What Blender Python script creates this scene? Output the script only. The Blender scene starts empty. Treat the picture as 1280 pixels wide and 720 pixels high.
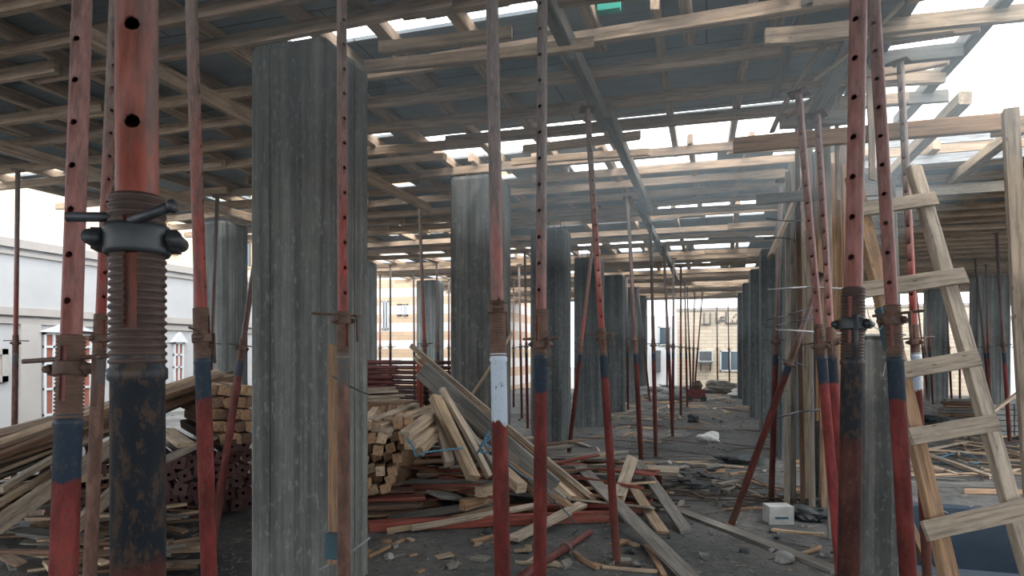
import bpy, bmesh, math, random
from mathutils import Vector, Matrix, Quaternion, noise as mnoise
R = random.Random(7)
COL = bpy.context.scene.collection
SC = bpy.context.scene
EYE = 1.55; F = 800.0; TH = math.radians(16.9)
CT, ST = math.cos(TH), math.sin(TH)

# ---------------------------------------------------------------- measuring helpers (photo -> place)
def ray(px, py):
    a = (px-640)/F; b = (440-py)/F
    return Vector((a*CT-ST, a*ST+CT, b))
def P(px, py, d):
    return Vector((0, 0, EYE)) + ray(px, py)*d
def PZ(px, py, z):
    return P(px, py, (z-EYE)*F/(440-py))
def PX(px, py, X):
    r = ray(px, py); return P(px, py, X/r.x)
def PY(px, py, Y):
    r = ray(px, py); return P(px, py, Y/r.y)

# ---------------------------------------------------------------- materials
def newmat(name, rough=0.85, metal=0.0):
    m = bpy.data.materials.new(name); m.use_nodes = True
    nt = m.node_tree; nt.nodes.clear()
    o = nt.nodes.new('ShaderNodeOutputMaterial'); b = nt.nodes.new('ShaderNodeBsdfPrincipled')
    nt.links.new(b.outputs[0], o.inputs[0])
    b.inputs['Roughness'].default_value = rough; b.inputs['Metallic'].default_value = metal
    return m, nt, b
def N(nt, typ, **kw):
    n = nt.nodes.new(typ)
    for k, v in kw.items():
        if k in n.inputs: n.inputs[k].default_value = v
        else: setattr(n, k, v)
    return n
def ramp(nt, stops, src=None):
    n = nt.nodes.new('ShaderNodeValToRGB'); e = n.color_ramp.elements
    while len(e) < len(stops): e.new(0.5)
    for el, (p, c) in zip(e, stops):
        el.position = p; el.color = (*c, 1)
    if src is not None: nt.links.new(src, n.inputs[0])
    return n
def mixc(nt, fac, a, b, mode='MIX'):
    n = nt.nodes.new('ShaderNodeMix'); n.data_type = 'RGBA'; n.blend_type = mode
    for s, v in ((0, fac), (6, a), (7, b)):
        if hasattr(v, 'links'): nt.links.new(v, n.inputs[s])
        elif s == 0: n.inputs[0].default_value = v
        else: n.inputs[s].default_value = (*v, 1)
    return n.outputs[2]
def coords(nt, kind='Object', scale=(1, 1, 1), loc=(0, 0, 0), perobj=False):
    t = nt.nodes.new('ShaderNodeTexCoord'); mp = nt.nodes.new('ShaderNodeMapping')
    mp.inputs['Scale'].default_value = scale; mp.inputs['Location'].default_value = loc
    src = t.outputs[kind]
    if perobj:
        oi = nt.nodes.new('ShaderNodeObjectInfo'); va = nt.nodes.new('ShaderNodeVectorMath'); va.operation = 'MULTIPLY_ADD'
        nt.links.new(oi.outputs['Random'], va.inputs[0]); va.inputs[1].default_value = (17, 31, 23)
        nt.links.new(src, va.inputs[2]); src = va.outputs[0]
    nt.links.new(src, mp.inputs[0])
    return mp.outputs[0]
def noise(nt, vec, scale, detail=4, rough=.6):
    n = nt.nodes.new('ShaderNodeTexNoise'); n.inputs['Scale'].default_value = scale
    n.inputs['Detail'].default_value = detail; n.inputs['Roughness'].default_value = rough
    nt.links.new(vec, n.inputs['Vector']); return n.outputs[0]
def bump(nt, b, h, strength=.4, dist=.01):
    n = nt.nodes.new('ShaderNodeBump'); n.inputs['Strength'].default_value = strength; n.inputs['Distance'].default_value = dist
    nt.links.new(h, n.inputs['Height']); nt.links.new(n.outputs[0], b.inputs['Normal'])

def wood(name, cols, dirt=(.10, .085, .07), dirt_amt=.45):
    m, nt, b = newmat(name, .88)
    v = coords(nt, scale=(1.2, 22, 22), perobj=True)
    g = noise(nt, v, 2.2, 5, .65)
    v2 = coords(nt, scale=(3, 9, 9), perobj=True); d = noise(nt, v2, 1.6, 4, .7)
    oi = nt.nodes.new('ShaderNodeObjectInfo')
    base = ramp(nt, [(i/(len(cols)-1), c) for i, c in enumerate(cols)], oi.outputs['Random']).outputs[0]
    gr = ramp(nt, [(.3, (.42, .39, .36)), (.52, (1, 1, 1)), (.72, (1.3, 1.27, 1.22))], g).outputs[0]
    c = mixc(nt, 1.0, base, gr, 'MULTIPLY')
    dm = ramp(nt, [(.48, (0, 0, 0)), (.72, (dirt_amt,)*3)], d).outputs[0]
    c = mixc(nt, dm, c, dirt)
    # nail knots: small dark spots
    vo = nt.nodes.new('ShaderNodeTexVoronoi'); vo.inputs['Scale'].default_value = 9
    v3 = coords(nt, scale=(.55, 1.6, 1.6), perobj=True); nt.links.new(v3, vo.inputs['Vector'])
    kn = ramp(nt, [(.05, (1, 1, 1)), (.1, (0, 0, 0))], vo.outputs['Distance']).outputs[0]
    c = mixc(nt, mixc(nt, .6, (0, 0, 0), kn), c, (.05, .035, .025))
    nt.links.new(c, b.inputs['Base Color']); bump(nt, b, g, .5, .004)
    return m
W_FRESH = wood('wood_fresh', [(.38, .29, .20), (.31, .22, .14), (.42, .33, .24), (.34, .25, .17)], dirt_amt=.5)
W_LADDER = wood('wood_ladder', [(.35, .285, .22), (.30, .24, .18), (.38, .315, .25)], dirt_amt=.55)
W_ORANGE = wood('wood_orange', [(.33, .20, .115), (.27, .16, .09)], dirt_amt=.5)
W_GREY = wood('wood_weathered', [(.15, .145, .135), (.21, .19, .165), (.12, .12, .115), (.27, .235, .19)])
W_BROWN = wood('wood_brown', [(.12, .065, .038), (.18, .10, .06), (.075, .045, .03), (.29, .19, .12), (.10, .065, .045)])
W_RUN = wood('wood_runner', [(.50, .36, .24), (.40, .285, .19), (.56, .42, .30), (.32, .225, .155)], dirt_amt=.35)
W_RED = wood('wood_red_painted', [(.22, .045, .028), (.17, .045, .035)], dirt=(.16, .10, .07), dirt_amt=.8)

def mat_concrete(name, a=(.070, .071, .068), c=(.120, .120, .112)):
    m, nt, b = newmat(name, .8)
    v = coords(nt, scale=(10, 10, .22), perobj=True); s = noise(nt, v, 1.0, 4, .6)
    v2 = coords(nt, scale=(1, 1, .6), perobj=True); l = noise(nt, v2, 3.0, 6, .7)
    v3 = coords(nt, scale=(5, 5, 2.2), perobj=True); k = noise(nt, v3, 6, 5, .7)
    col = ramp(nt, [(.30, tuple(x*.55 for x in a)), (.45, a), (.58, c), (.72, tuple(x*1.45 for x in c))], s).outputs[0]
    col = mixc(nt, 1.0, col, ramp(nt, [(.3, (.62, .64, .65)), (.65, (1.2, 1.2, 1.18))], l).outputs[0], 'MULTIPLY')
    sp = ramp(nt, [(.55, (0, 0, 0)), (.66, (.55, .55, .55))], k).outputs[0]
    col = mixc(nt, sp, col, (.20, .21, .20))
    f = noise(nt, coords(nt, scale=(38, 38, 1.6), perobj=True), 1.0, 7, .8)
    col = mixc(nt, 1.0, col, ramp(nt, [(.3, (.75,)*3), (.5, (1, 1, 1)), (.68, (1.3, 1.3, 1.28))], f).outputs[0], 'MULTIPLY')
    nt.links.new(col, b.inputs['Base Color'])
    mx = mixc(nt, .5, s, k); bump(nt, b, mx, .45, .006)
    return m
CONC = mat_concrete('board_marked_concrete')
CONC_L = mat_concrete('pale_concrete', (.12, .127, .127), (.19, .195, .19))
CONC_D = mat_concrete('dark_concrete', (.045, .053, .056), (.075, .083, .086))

def mat_floor():
    m, nt, b = newmat('dusty_concrete_floor', .9)
    v = coords(nt); l = noise(nt, v, .55, 6, .65); k = noise(nt, v, 7, 8, .75); g = noise(nt, v, 60, 4, .7)
    col = ramp(nt, [(.34, (.030, .034, .037)), (.5, (.078, .080, .080)), (.66, (.145, .138, .13))], l).outputs[0]
    col = mixc(nt, 1.0, col, ramp(nt, [(.3, (.45, .47, .5)), (.7, (1.35, 1.32, 1.28))], k).outputs[0], 'MULTIPLY')
    col = mixc(nt, 1.0, col, ramp(nt, [(.3, (.6,)*3), (.7, (1.25,)*3)], g).outputs[0], 'MULTIPLY')
    nt.links.new(col, b.inputs['Base Color']); bump(nt, b, mixc(nt, .4, k, g), .7, .02)
    return m
FLOOR = mat_floor()

def mat_deck():
    m, nt, b = newmat('deck_board_underside', .85)
    v = coords(nt); l = noise(nt, v, .9, 5, .6); k = noise(nt, coords(nt, scale=(2, 14, 2)), 2, 5, .7)
    br = nt.nodes.new('ShaderNodeTexBrick'); br.inputs['Scale'].default_value = 1.0
    br.inputs['Brick Width'].default_value = 2.44; br.inputs['Row Height'].default_value = 1.22; br.inputs['Mortar Size'].default_value = .006
    br.inputs['Color1'].default_value = (.20, .235, .26, 1); br.inputs['Color2'].default_value = (.26, .285, .30, 1); br.inputs['Mortar'].default_value = (.03, .03, .03, 1)
    nt.links.new(v, br.inputs['Vector'])
    c = mixc(nt, 1.0, br.outputs[0], ramp(nt, [(.3, (.6, .62, .65)), (.7, (1.35, 1.3, 1.25))], l).outputs[0], 'MULTIPLY')
    c = mixc(nt, 1.0, c, ramp(nt, [(.3, (.8,)*3), (.7, (1.15,)*3)], k).outputs[0], 'MULTIPLY')
    nt.links.new(c, b.inputs['Base Color']); bump(nt, b, k, .3, .004)
    return m
DECK = mat_deck()

def mat_plain(name, c, rough=.7, metal=0., var=.25, sc=8, c2=None):
    m, nt, b = newmat(name, rough, metal)
    n = noise(nt, coords(nt, perobj=True), sc, 5, .65)
    c2 = c2 or tuple(x*(1-var) for x in c)
    col = ramp(nt, [(.35, c2), (.65, c)], n).outputs[0]
    nt.links.new(col, b.inputs['Base Color']); bump(nt, b, n, .2, .003)
    return m

def mat_outer(name, z0, z1, band, red, chip, chips=.55):
    """paint by height on the tube: a coloured band below the thread, red lead below it, chipped and dusty."""
    m, nt, b = newmat(name, .6)
    t = nt.nodes.new('ShaderNodeTexCoord'); sx = nt.nodes.new('ShaderNodeSeparateXYZ'); nt.links.new(t.outputs['Object'], sx.inputs[0])
    v = coords(nt, scale=(34, 34, 18), perobj=True); n = noise(nt, v, 1.8, 6, .8)
    n2 = noise(nt, coords(nt, scale=(14, 14, 5), perobj=True), 1.0, 6, .72)
    ma = nt.nodes.new('ShaderNodeMath'); ma.operation = 'MULTIPLY_ADD'; nt.links.new(n2, ma.inputs[0]); ma.inputs[1].default_value = .12
    nt.links.new(sx.outputs[2], ma.inputs[2])
    inb = nt.nodes.new('ShaderNodeMapRange'); inb.inputs[1].default_value = z0+.06-.004; inb.inputs[2].default_value = z0+.06+.004
    nt.links.new(ma.outputs[0], inb.inputs[0])
    redc = ramp(nt, [(.32, tuple(x*.35 for x in red)), (.5, tuple(x*.8 for x in red)), (.66, tuple(min(1, x*1.35+.01) for x in red))], n2).outputs[0]
    redc = mixc(nt, ramp(nt, [(.52, (0, 0, 0)), (.66, (.75,)*3)], n).outputs[0], redc, (.12, .065, .045))
    bandc = mixc(nt, ramp(nt, [(chips, (0, 0, 0)), (chips+.04, (1, 1, 1))], n).outputs[0], band, chip)
    c = mixc(nt, inb.outputs[0], redc, bandc)
    # grey dust and rust low down
    low = nt.nodes.new('ShaderNodeMapRange'); low.inputs[1].default_value = .55; low.inputs[2].default_value = -.1; low.inputs[3].default_value = 0; low.inputs[4].default_value = .65
    nt.links.new(ma.outputs[0], low.inputs[0]); c = mixc(nt, low.outputs[0], c, (.17, .11, .08))
    nt.links.new(c, b.inputs['Base Color']); bump(nt, b, n, .25, .002)
    return m
RED = (.17, .026, .022)
OUT = {
 'blue': mat_outer('prop_paint_red_blue', 1.37, 1.55, (.012, .027, .048), RED, (.06, .05, .045)),
 'blue_worn': mat_outer('prop_paint_blue_worn', 1.30, 1.55, (.006, .010, .016), (.07, .02, .015), (.055, .034, .023), .51),
 'darkred': mat_outer('prop_paint_dark_red', 1.42, 1.55, (.02, .035, .06), (.13, .025, .02), (.05, .03, .03)),
 'white': mat_outer('prop_paint_red_white', 1.29, 1.55, (.50, .58, .66), RED, (.05, .05, .06), .585),
 'pink': mat_outer('prop_paint_bright_red', 1.36, 1.55, (.015, .03, .055), (.30, .045, .045), (.07, .05, .05)),
 'rust': mat_outer('prop_paint_rusty', 1.40, 1.55, (.09, .10, .11), (.20, .11, .085), (.16, .10, .07), .5),
}
def mat_inner(name, lo, hi, z0=1.9, z1=2.9):
    m, nt, b = newmat(name, .6)
    t = nt.nodes.new('ShaderNodeTexCoord'); sx = nt.nodes.new('ShaderNodeSeparateXYZ'); nt.links.new(t.outputs['Object'], sx.inputs[0])
    n = noise(nt, coords(nt, scale=(22, 22, 4), perobj=True), 1.2, 6, .75)
    ma = nt.nodes.new('ShaderNodeMath'); ma.operation = 'MULTIPLY_ADD'; nt.links.new(n, ma.inputs[0]); ma.inputs[1].default_value = 1.6; nt.links.new(sx.outputs[2], ma.inputs[2])
    mr = nt.nodes.new('ShaderNodeMapRange'); mr.inputs[1].default_value = z0+.8; mr.inputs[2].default_value = z1+.8; nt.links.new(ma.outputs[0], mr.inputs[0])
    c = mixc(nt, mr.outputs[0], lo, hi)
    c = mixc(nt, ramp(nt, [(.5, (0, 0, 0)), (.66, (.75,)*3)], n).outputs[0], c, (.085, .055, .047))
    c = mixc(nt, 1.0, c, ramp(nt, [(.3, (.65,)*3), (.7, (1.25,)*3)], noise(nt, coords(nt, scale=(60, 60, 12), perobj=True), 1.5, 4, .7)).outputs[0], 'MULTIPLY')
    nt.links.new(c, b.inputs['Base Color']); bump(nt, b, n, .25, .002)
    return m
INN = {
 'red': mat_inner('inner_tube_red', (.26, .045, .035), (.24, .18, .155)),
 'mauve': mat_inner('inner_tube_mauve', (.27, .10, .085), (.24, .14, .125), 1.7, 2.6),
 'big': mat_inner('inner_tube_orange_red', (.24, .06, .04), (.17, .10, .085), 1.75, 2.2),
 'grey': mat_inner('inner_tube_greyed', (.27, .10, .085), (.20, .17, .16), 1.8, 2.3),
 'dark': mat_inner('inner_tube_dark', (.10, .05, .045), (.13, .10, .09)),
}
THREAD = mat_plain('rusty_thread', (.15, .085, .06), .7, .1, .45, 20)
THREAD_D = mat_plain('dark_thread', (.075, .045, .035), .6, .1, .45, 20)
CAST = mat_plain('cast_iron_collar', (.14, .08, .06), .65, .2, .45, 25)
CAST_D = mat_plain('dark_collar', (.055, .06, .065), .5, .4, .4, 25)
STEEL = mat_plain('rebar_steel', (.07, .075, .085), .5, .4, .4, 30)
PALE_STEEL = mat_plain('pale_rod_steel', (.30, .30, .30), .5, .3, .3, 30)
RUSTBAR = mat_plain('rusty_rebar', (.10, .07, .055), .8, .1, .4, 30)
BLUEROPE = mat_plain('blue_rope', (.06, .20, .30), .8)
WIRE = mat_plain('white_wire', (.6, .62, .62), .6)
WALLP = mat_plain('painted_render_wall', (.36, .36, .365), .9, 0, .10, .9)
WALLB = mat_plain('beige_render_wall', (.33, .31, .295), .9, 0, .12, .9)
TRIMP = mat_plain('cornice_stone', (.32, .295, .275), .9, 0, .12, 2)
WFR = mat_plain('white_window_frame', (.5, .51, .53), .5, 0, .05)
BRICKRED = mat_plain('terracotta_panel', (.26, .09, .06), .85, 0, .2)
SAND = mat_plain('street_sand', (.20, .185, .165), .95, 0, .2, .6)
PITM = mat_plain('bitumen_coated_concrete', (.022, .040, .065), .6, 0, .35, 3, (.014, .027, .045))
AC = mat_plain('ac_casing', (.55, .57, .58), .6)
ACG = mat_plain('ac_grille_dark', (.10, .11, .12), .6)
TARP = mat_plain('white_plastic', (.62, .62, .60), .5, 0, .2, 12)
CARD = mat_plain('printed_carton', (.38, .38, .37), .8, 0, .25, 12)
DARKC = mat_plain('dark_tarpaulin', (.03, .035, .04), .7, 0, .5, 9)
BLUEP = mat_plain('blue_paint', (.03, .075, .10), .7)
BLOCK = mat_plain('grey_block', (.28, .28, .27), .9)
GREEN = mat_plain('green_netting', (.05, .55, .42), .7)
FASC = wood('grey_edge_boards', [(.36, .37, .37), (.32, .33, .34)], dirt_amt=.3)
def glassm():
    m, nt, b = newmat('window_glass', .12)
    b.inputs['Base Color'].default_value = (.06, .09, .11, 1); return m
GLASS = glassm()
def brickm(name, c1, c2, mo, w, h, ms, stripes=False):
    m, nt, b = newmat(name, .9)
    t = nt.nodes.new('ShaderNodeTexCoord'); sx = nt.nodes.new('ShaderNodeSeparateXYZ'); cx = nt.nodes.new('ShaderNodeCombineXYZ')
    nt.links.new(t.outputs['Object'], sx.inputs[0])
    ad = nt.nodes.new('ShaderNodeMath'); ad.operation = 'ADD'; nt.links.new(sx.outputs[0], ad.inputs[0]); nt.links.new(sx.outputs[1], ad.inputs[1])
    nt.links.new(ad.outputs[0], cx.inputs[0]); nt.links.new(sx.outputs[2], cx.inputs[1])
    br = nt.nodes.new('ShaderNodeTexBrick'); br.inputs['Scale'].default_value = 1
    br.inputs['Brick Width'].default_value = w; br.inputs['Row Height'].default_value = h; br.inputs['Mortar Size'].default_value = ms
    br.inputs['Color1'].default_value = (*c1, 1); br.inputs['Color2'].default_value = (*c2, 1); br.inputs['Mortar'].default_value = (*mo, 1)
    nt.links.new(cx.outputs[0], br.inputs['Vector']); c = br.outputs[0]
    if stripes:
        w_ = nt.nodes.new('ShaderNodeTexWave'); w_.bands_direction = 'Z'; w_.inputs['Scale'].default_value = .42; w_.inputs['Distortion'].default_value = 0
        nt.links.new(t.outputs['Object'], w_.inputs['Vector'])
        c = mixc(nt, ramp(nt, [(.48, (0, 0, 0)), (.52, (1, 1, 1))], w_.outputs[0]).outputs[0], c, (.60, .58, .55))
    nt.links.new(c, b.inputs['Base Color']); bump(nt, b, br.outputs['Fac'], -.4, .02)
    return m
BRICK = brickm('split_stone_brick', (.56, .48, .38), (.47, .40, .31), (.36, .30, .24), .55, .16, .014)
STRIPE = brickm('banded_stone', (.50, .36, .24), (.44, .32, .22), (.36, .27, .2), .5, .25, .01, True)
APT = mat_plain('apartment_render', (.62, .52, .40), .9, 0, .1, .8)
APT2 = mat_plain('apartment_band', (.55, .38, .22), .9, 0, .1, .8)

# ---------------------------------------------------------------- mesh helpers
def link(name, me, mat=None, parent=None, smooth=False):
    o = bpy.data.objects.new(name, me); COL.objects.link(o)
    if mat and not me.materials: me.materials.append(mat)
    if parent: o.parent = parent
    if smooth:
        for p in me.polygons: p.use_smooth = True
    return o
def mesh(name, vs, fs):
    me = bpy.data.meshes.new(name); me.from_pydata([tuple(v) for v in vs], [], fs); me.update(); return me
def tag(o, label=None, cat=None, group=None, kind=None):
    if label: o['label'] = label
    if cat: o['category'] = cat
    if group: o['group'] = group
    if kind: o['kind'] = kind
    return o
def box_vf(x0, y0, z0, x1, y1, z1, base=0):
    vs = [(x0, y0, z0), (x1, y0, z0), (x1, y1, z0), (x0, y1, z0), (x0, y0, z1), (x1, y0, z1), (x1, y1, z1), (x0, y1, z1)]
    fs = [[0, 3, 2, 1], [4, 5, 6, 7], [0, 1, 5, 4], [1, 2, 6, 5], [2, 3, 7, 6], [3, 0, 4, 7]]
    return vs, [[i+base for i in f] for f in fs]
class MB:
    def __init__(s): s.v = []; s.f = []
    def box(s, x0, y0, z0, x1, y1, z1):
        v, f = box_vf(min(x0, x1), min(y0, y1), min(z0, z1), max(x0, x1), max(y0, y1), max(z0, z1), len(s.v)); s.v += v; s.f += f; return s
    def add(s, vs, fs):
        b = len(s.v); s.v += [tuple(v) for v in vs]; s.f += [[i+b for i in f] for f in fs]; return s
    def tube(s, p0, p1, r, n=8, cap=True):
        p0 = Vector(p0); p1 = Vector(p1); q = (p1-p0).to_track_quat('Z', 'Y'); L = (p1-p0).length; vs = []
        for z in (0, L):
            for i in range(n):
                a = 2*math.pi*i/n; vs.append(p0 + q @ Vector((r*math.cos(a), r*math.sin(a), z)))
        fs = [[i, (i+1) % n, n+(i+1) % n, n+i] for i in range(n)]
        if cap: fs += [list(range(n))[::-1], list(range(n, 2*n))]
        return s.add(vs, fs)
    def poly(s, pts, r, n=6):
        for a, b in zip(pts, pts[1:]): s.tube(a, b, r, n)
        return s
    def lathe(s, prof, n=24, a0=0, skip=None):
        vs = []; fs = []
        for r, z in prof:
            for i in range(n):
                a = 2*math.pi*i/n + a0; vs.append((r*math.cos(a), r*math.sin(a), z))
        for j in range(len(prof)-1):
            for i in range(n):
                if skip and skip(i, .5*(prof[j][1]+prof[j+1][1])): continue
                fs.append([j*n+i, j*n+(i+1) % n, (j+1)*n+(i+1) % n, (j+1)*n+i])
        return s.add(vs, fs)
    def build(s, name, mat, parent=None, smooth=False):
        return link(name, mesh(name, s.v, s.f), mat, parent, smooth)

def frame_q(d, roll=0):
    """rotation with local X along d, local Z as near up as possible"""
    d = d.normalized(); up = Vector((0, 0, 1))
    if abs(d.z) > .97: up = Vector((0, -1, 0))
    y = up.cross(d).normalized(); z = d.cross(y)
    m = Matrix((d, y, z)).transposed()
    return m.to_quaternion() @ Quaternion((1, 0, 0), roll)

def board_mesh(L, w, t, near=True, bow=0.006, cut=.0):
    ns = 6 if near else 1
    c = .08*min(w, t) if near else 0
    hw, ht = w/2, t/2
    prof = ([(-hw+c, -ht), (hw-c, -ht), (hw, -ht+c), (hw, ht-c), (hw-c, ht), (-hw+c, ht), (-hw, ht-c), (-hw, -ht+c)] if near
            else [(-hw, -ht), (hw, -ht), (hw, ht), (-hw, ht)])
    k = len(prof); vs = []; b1, b2 = R.uniform(-bow, bow), R.uniform(-bow, bow)
    e0, e1 = R.uniform(-cut, cut), R.uniform(-cut, cut)
    for s in range(ns+1):
        u = s/ns; arc = 4*u*(1-u)
        for (y, z) in prof:
            x = u*L
            if s == 0: x += e0*y/hw*w if cut else 0
            if s == ns: x += e1*y/hw*w if cut else 0
            j = R.uniform(-.02, .02)*t if near else 0
            vs.append((x, y+b1*arc+j, z+b2*arc+j))
    fs = []
    for s in range(ns):
        for i in range(k):
            a = s*k+i; b = s*k+(i+1) % k; fs.append([a, a+k, b+k, b])
    fs += [list(range(k)), [ns*k+i for i in range(k)][::-1]]
    return mesh('board', vs, fs)
def board(name, p0, p1, w, t, mat, label=None, cat=None, group=None, roll=0, near=True, bow=.006, cut=.25, parent=None):
    p0 = Vector(p0); p1 = Vector(p1); d = p1-p0
    o = link(name, board_mesh(d.length, w, t, near, bow, cut), mat, parent)
    o.location = p0; o.rotation_mode = 'QUATERNION'; o.rotation_quaternion = frame_q(d, roll)
    return tag(o, label, cat, group)

def struct(name, mb, mat, parent=None):
    o = mb.build(name, mat, parent)
    if parent is None: o['kind'] = 'structure'
    return o

# ---------------------------------------------------------------- ground, floor with pit
struct('street_ground', MB().box(-60, -30, -.5, -13, 80, -.35).box(-13, 26, -.5, 60, 80, -.35).box(15.9, -30, -.5, 60, 26, -.35).box(-13, -30, -.5, 15.9, -15.9, -.35), SAND)
near_l = PZ(1105, 700, 0); far_l = PZ(1105, 632, 0)
PX0, PX1, PYN, PYF = 1.22, 4.6, near_l.y-.05, far_l.y+.1
fl = MB()
def slab(x0, y0, x1, y1): fl.box(x0, y0, -.30, x1, y1, 0)
slab(-13.2, -16, PX0-.15, 26.5); slab(PX0-.15, -16, 16, PYN-.15); slab(PX0-.15, PYF+.15, 16, 26.5); slab(PX1+.15, PYN-.15, 16, PYF+.15)
struct('floor', fl, FLOOR)
pit = MB()
pit.box(PX0-.15, PYF, -1.5, PX1+.15, PYF+.15, -.004).box(PX0-.15, PYN-.15, -1.5, PX1+.15, PYN, -.004)
pit.box(PX0-.15, PYN, -1.5, PX0, PYF, -.004).box(PX1, PYN, -1.5, PX1+.15, PYF, -.004).box(PX0-.15, PYN-.15, -1.6, PX1+.15, PYF+.15, -1.5)
tag(struct('wall_pit', pit, PITM), 'dark blue coated walls of the sunken opening in the floor')

# ---------------------------------------------------------------- ceiling deck (boards leave gaps along the beam lines)
dk = MB(); Z0, Z1 = 3.80, 3.825
def panel(x0, x1, y0, y1): dk.box(x0, y0, Z0, x1, y1, Z1)
XL, XR = -8.6, 1.25
panel(XL, XR, -15.5, 3.85); panel(XR, 14, -15.5, 3.6)
panel(XL, -2.9, 3.85, 5.85); panel(-2.9, -1.15, 4.10, 6.15); panel(-1.15, XR, 4.10, 6.20)
panel(XL, -2.9, 6.02, 6.6); panel(-1.15, XR, 6.28, 6.36)
def strip(x0, x1, y0, y1, cover, lo=.25, hi=1.0):
    """a gap strip, partly covered by loose pieces"""
    x = x0
    while x < x1:
        L = R.uniform(lo, hi)
        if R.random() < cover: panel(x, min(x+L, x1), y0, y1)
        x += L
strip(-7.5, -2.9, 5.85, 6.02, .55); strip(-8.4, -2.9, 3.85, 3.95, .8)
strip(-2.3, -.2, 3.85, 3.98, .55); strip(-.2, .6, 3.85, 4.1, .1); strip(.6, XR, 3.85, 4.1, .8)
strip(-2.9, -1.15, 6.15, 6.95, .2, .08, .25); panel(XL, -2.9, 6.6, 7.6); panel(-2.9, -1.15, 6.95, 7.6)
panel(-1.15, XR, 7.42, 7.6)
strip(XL, XR, 7.6, 7.95, .45, .2, .8)
y = 7.95
for (ya, yb, yc, yd, cv) in ((9.95, 10.45, 10.6, 11.2, .3), (13.2, 13.8, 13.95, 14.6, .3), (16.4, 17.2, 17.4, 18.1, .35), (19.8, 20.6, 20.8, 21.3, .4), (23.1, 23.8, 24, 24.6, .4)):
    panel(XL, XR, y, ya); strip(XL, XR, ya, yb, cv, .2, .7)
    panel(XL, XR, yb, yc); strip(XL, XR, yc, yd, cv+.1, .2, .7); y = yd
panel(XL, XR, y, 26.3)
y = 8.05
for (ya, yb) in ((10.9, 11.05), (14.1, 14.25), (17.2, 17.4), (20.3, 20.45), (23.3, 23.4)):
    panel(XR, 14, y, ya); strip(XR, 14, ya, yb, .75, .3, 1.2); y = yb
panel(XR, 14, y, 26.3)
struct('ceiling', dk, DECK)

# fascia boards at the edge of the further deck
g_f = 'boards closing the edge of the far deck'
for i, (za, zb) in enumerate(((3.60, 3.70), (3.705, 3.80), (3.805, 3.90), (3.905, 4.0))):
    board('edge_board', (1.3, 8.0-.004*i, (za+zb)/2), (11.5, 8.0, (za+zb)/2), .03, zb-za, (FASC, W_RUN, FASC, FASC)[i],
          ('pale bottom board along the deck edge above the ladder', 'tan second board of the deck edge above the ladder',
           'grey third board of the deck edge above the ladder', 'grey topmost board of the deck edge above the ladder')[i], 'board', roll=0, cut=0)

# ---------------------------------------------------------------- runners across (along X) and joists (along Y)
def lap(Y, x0, x1, z, mat, lab, grp, w=.045, t=.10, near=True, pl=3.9, name='timber_runner'):
    x = x0 + R.uniform(-.3, .2); k = 0
    while x < x1-.2:
        L = min(R.uniform(pl*.75, pl*1.15), x1-x+R.uniform(0, .3))
        yy = Y + (k % 2)*.06 + R.uniform(-.02, .02); dy = R.uniform(-.10, .10)
        board(name, (x, yy, z), (x+L, yy+dy, z+R.uniform(-.012, .012)), w*R.uniform(.85, 1.5), t, mat, lab, 'timber beam', grp, near=near, bow=.015)
        x += L - .35; k += 1
yy = 1.3
NEARY = [.2, .9, 1.6, 2.2, 2.75, 3.2, 3.58, 4.25, 4.8, 5.35, 5.9]
for Y in NEARY:
    lap(Y, -8.8, 1.4, 3.655, W_RUN, 'sawn timber runner carrying the deck between the camera side edge and the second grey column', 'timber runners over the near bay', t=.09)
for Y in (6.95, 7.5, 8.1, 8.7, 9.3, 9.85):
    lap(Y, -8.8, 1.5, 3.655, W_RUN, 'sawn timber runner under the deck between the second and third grey columns', 'timber runners over the second bay', t=.09)
Y = 10.1
while Y < 26:
    lap(Y, -8.8, 1.5, 3.655, W_RUN, 'sawn timber runner under the deck beyond the third grey column', 'timber runners over the deep bays', t=.09, near=False, pl=5)
    Y += R.uniform(.5, .75)
    if any(a_ < Y < b_ for a_, b_ in ((9.95, 10.6), (10.6, 11.1), (13.2, 14.5), (16.4, 17.9))): Y += .55
Y = 8.3
while Y < 26:
    lap(Y, 1.6, 13.5, 3.655, W_RUN, 'sawn timber runner under the deck behind the ladder', 'timber runners over the bay behind the ladder', t=.09, near=False, pl=5)
    Y += R.uniform(.5, .75)
def joists(x0, x1, y0, y1, step, lab, grp, near=True):
    x = x0
    while x < x1:
        ya = y0 + R.uniform(-.3, .1); 
        dx = R.uniform(-.12, .12)
        board('timber_joist', (x, ya, 3.75), (x+dx, y1+R.uniform(-.1, .3), 3.75), .07*R.uniform(.8, 1.3), .096, W_RUN, lab, 'timber joist', grp, near=near, bow=.01)
        x += step*R.uniform(.75, 1.25)
joists(-8.4, 1.2, 1.9, 4.6, .62, 'timber joist lying on the runners above the first grey column', 'joists above the near bay')
joists(-8.5, 1.2, 4.3, 7.3, .62, 'timber joist lying on the runners above the second grey column', 'joists above the second bay')
joists(-8.3, 1.2, 7.0, 10.6, .75, 'timber joist lying on the runners above the third grey column', 'joists above the third bay')
joists(-8.4, 1.2, 10.3, 14.2, .75, 'timber joist above the row of grey columns, deep in the building', 'joists in the deep bays', False)
joists(-8.4, 1.2, 14.0, 26, 1.0, 'timber joist over the furthest props of the hall', 'joists over the end of the hall', False)
joists(1.7, 13.2, 8.1, 12.5, .75, 'timber joist under the deck behind the ladder', 'joists behind the ladder', False)

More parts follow.
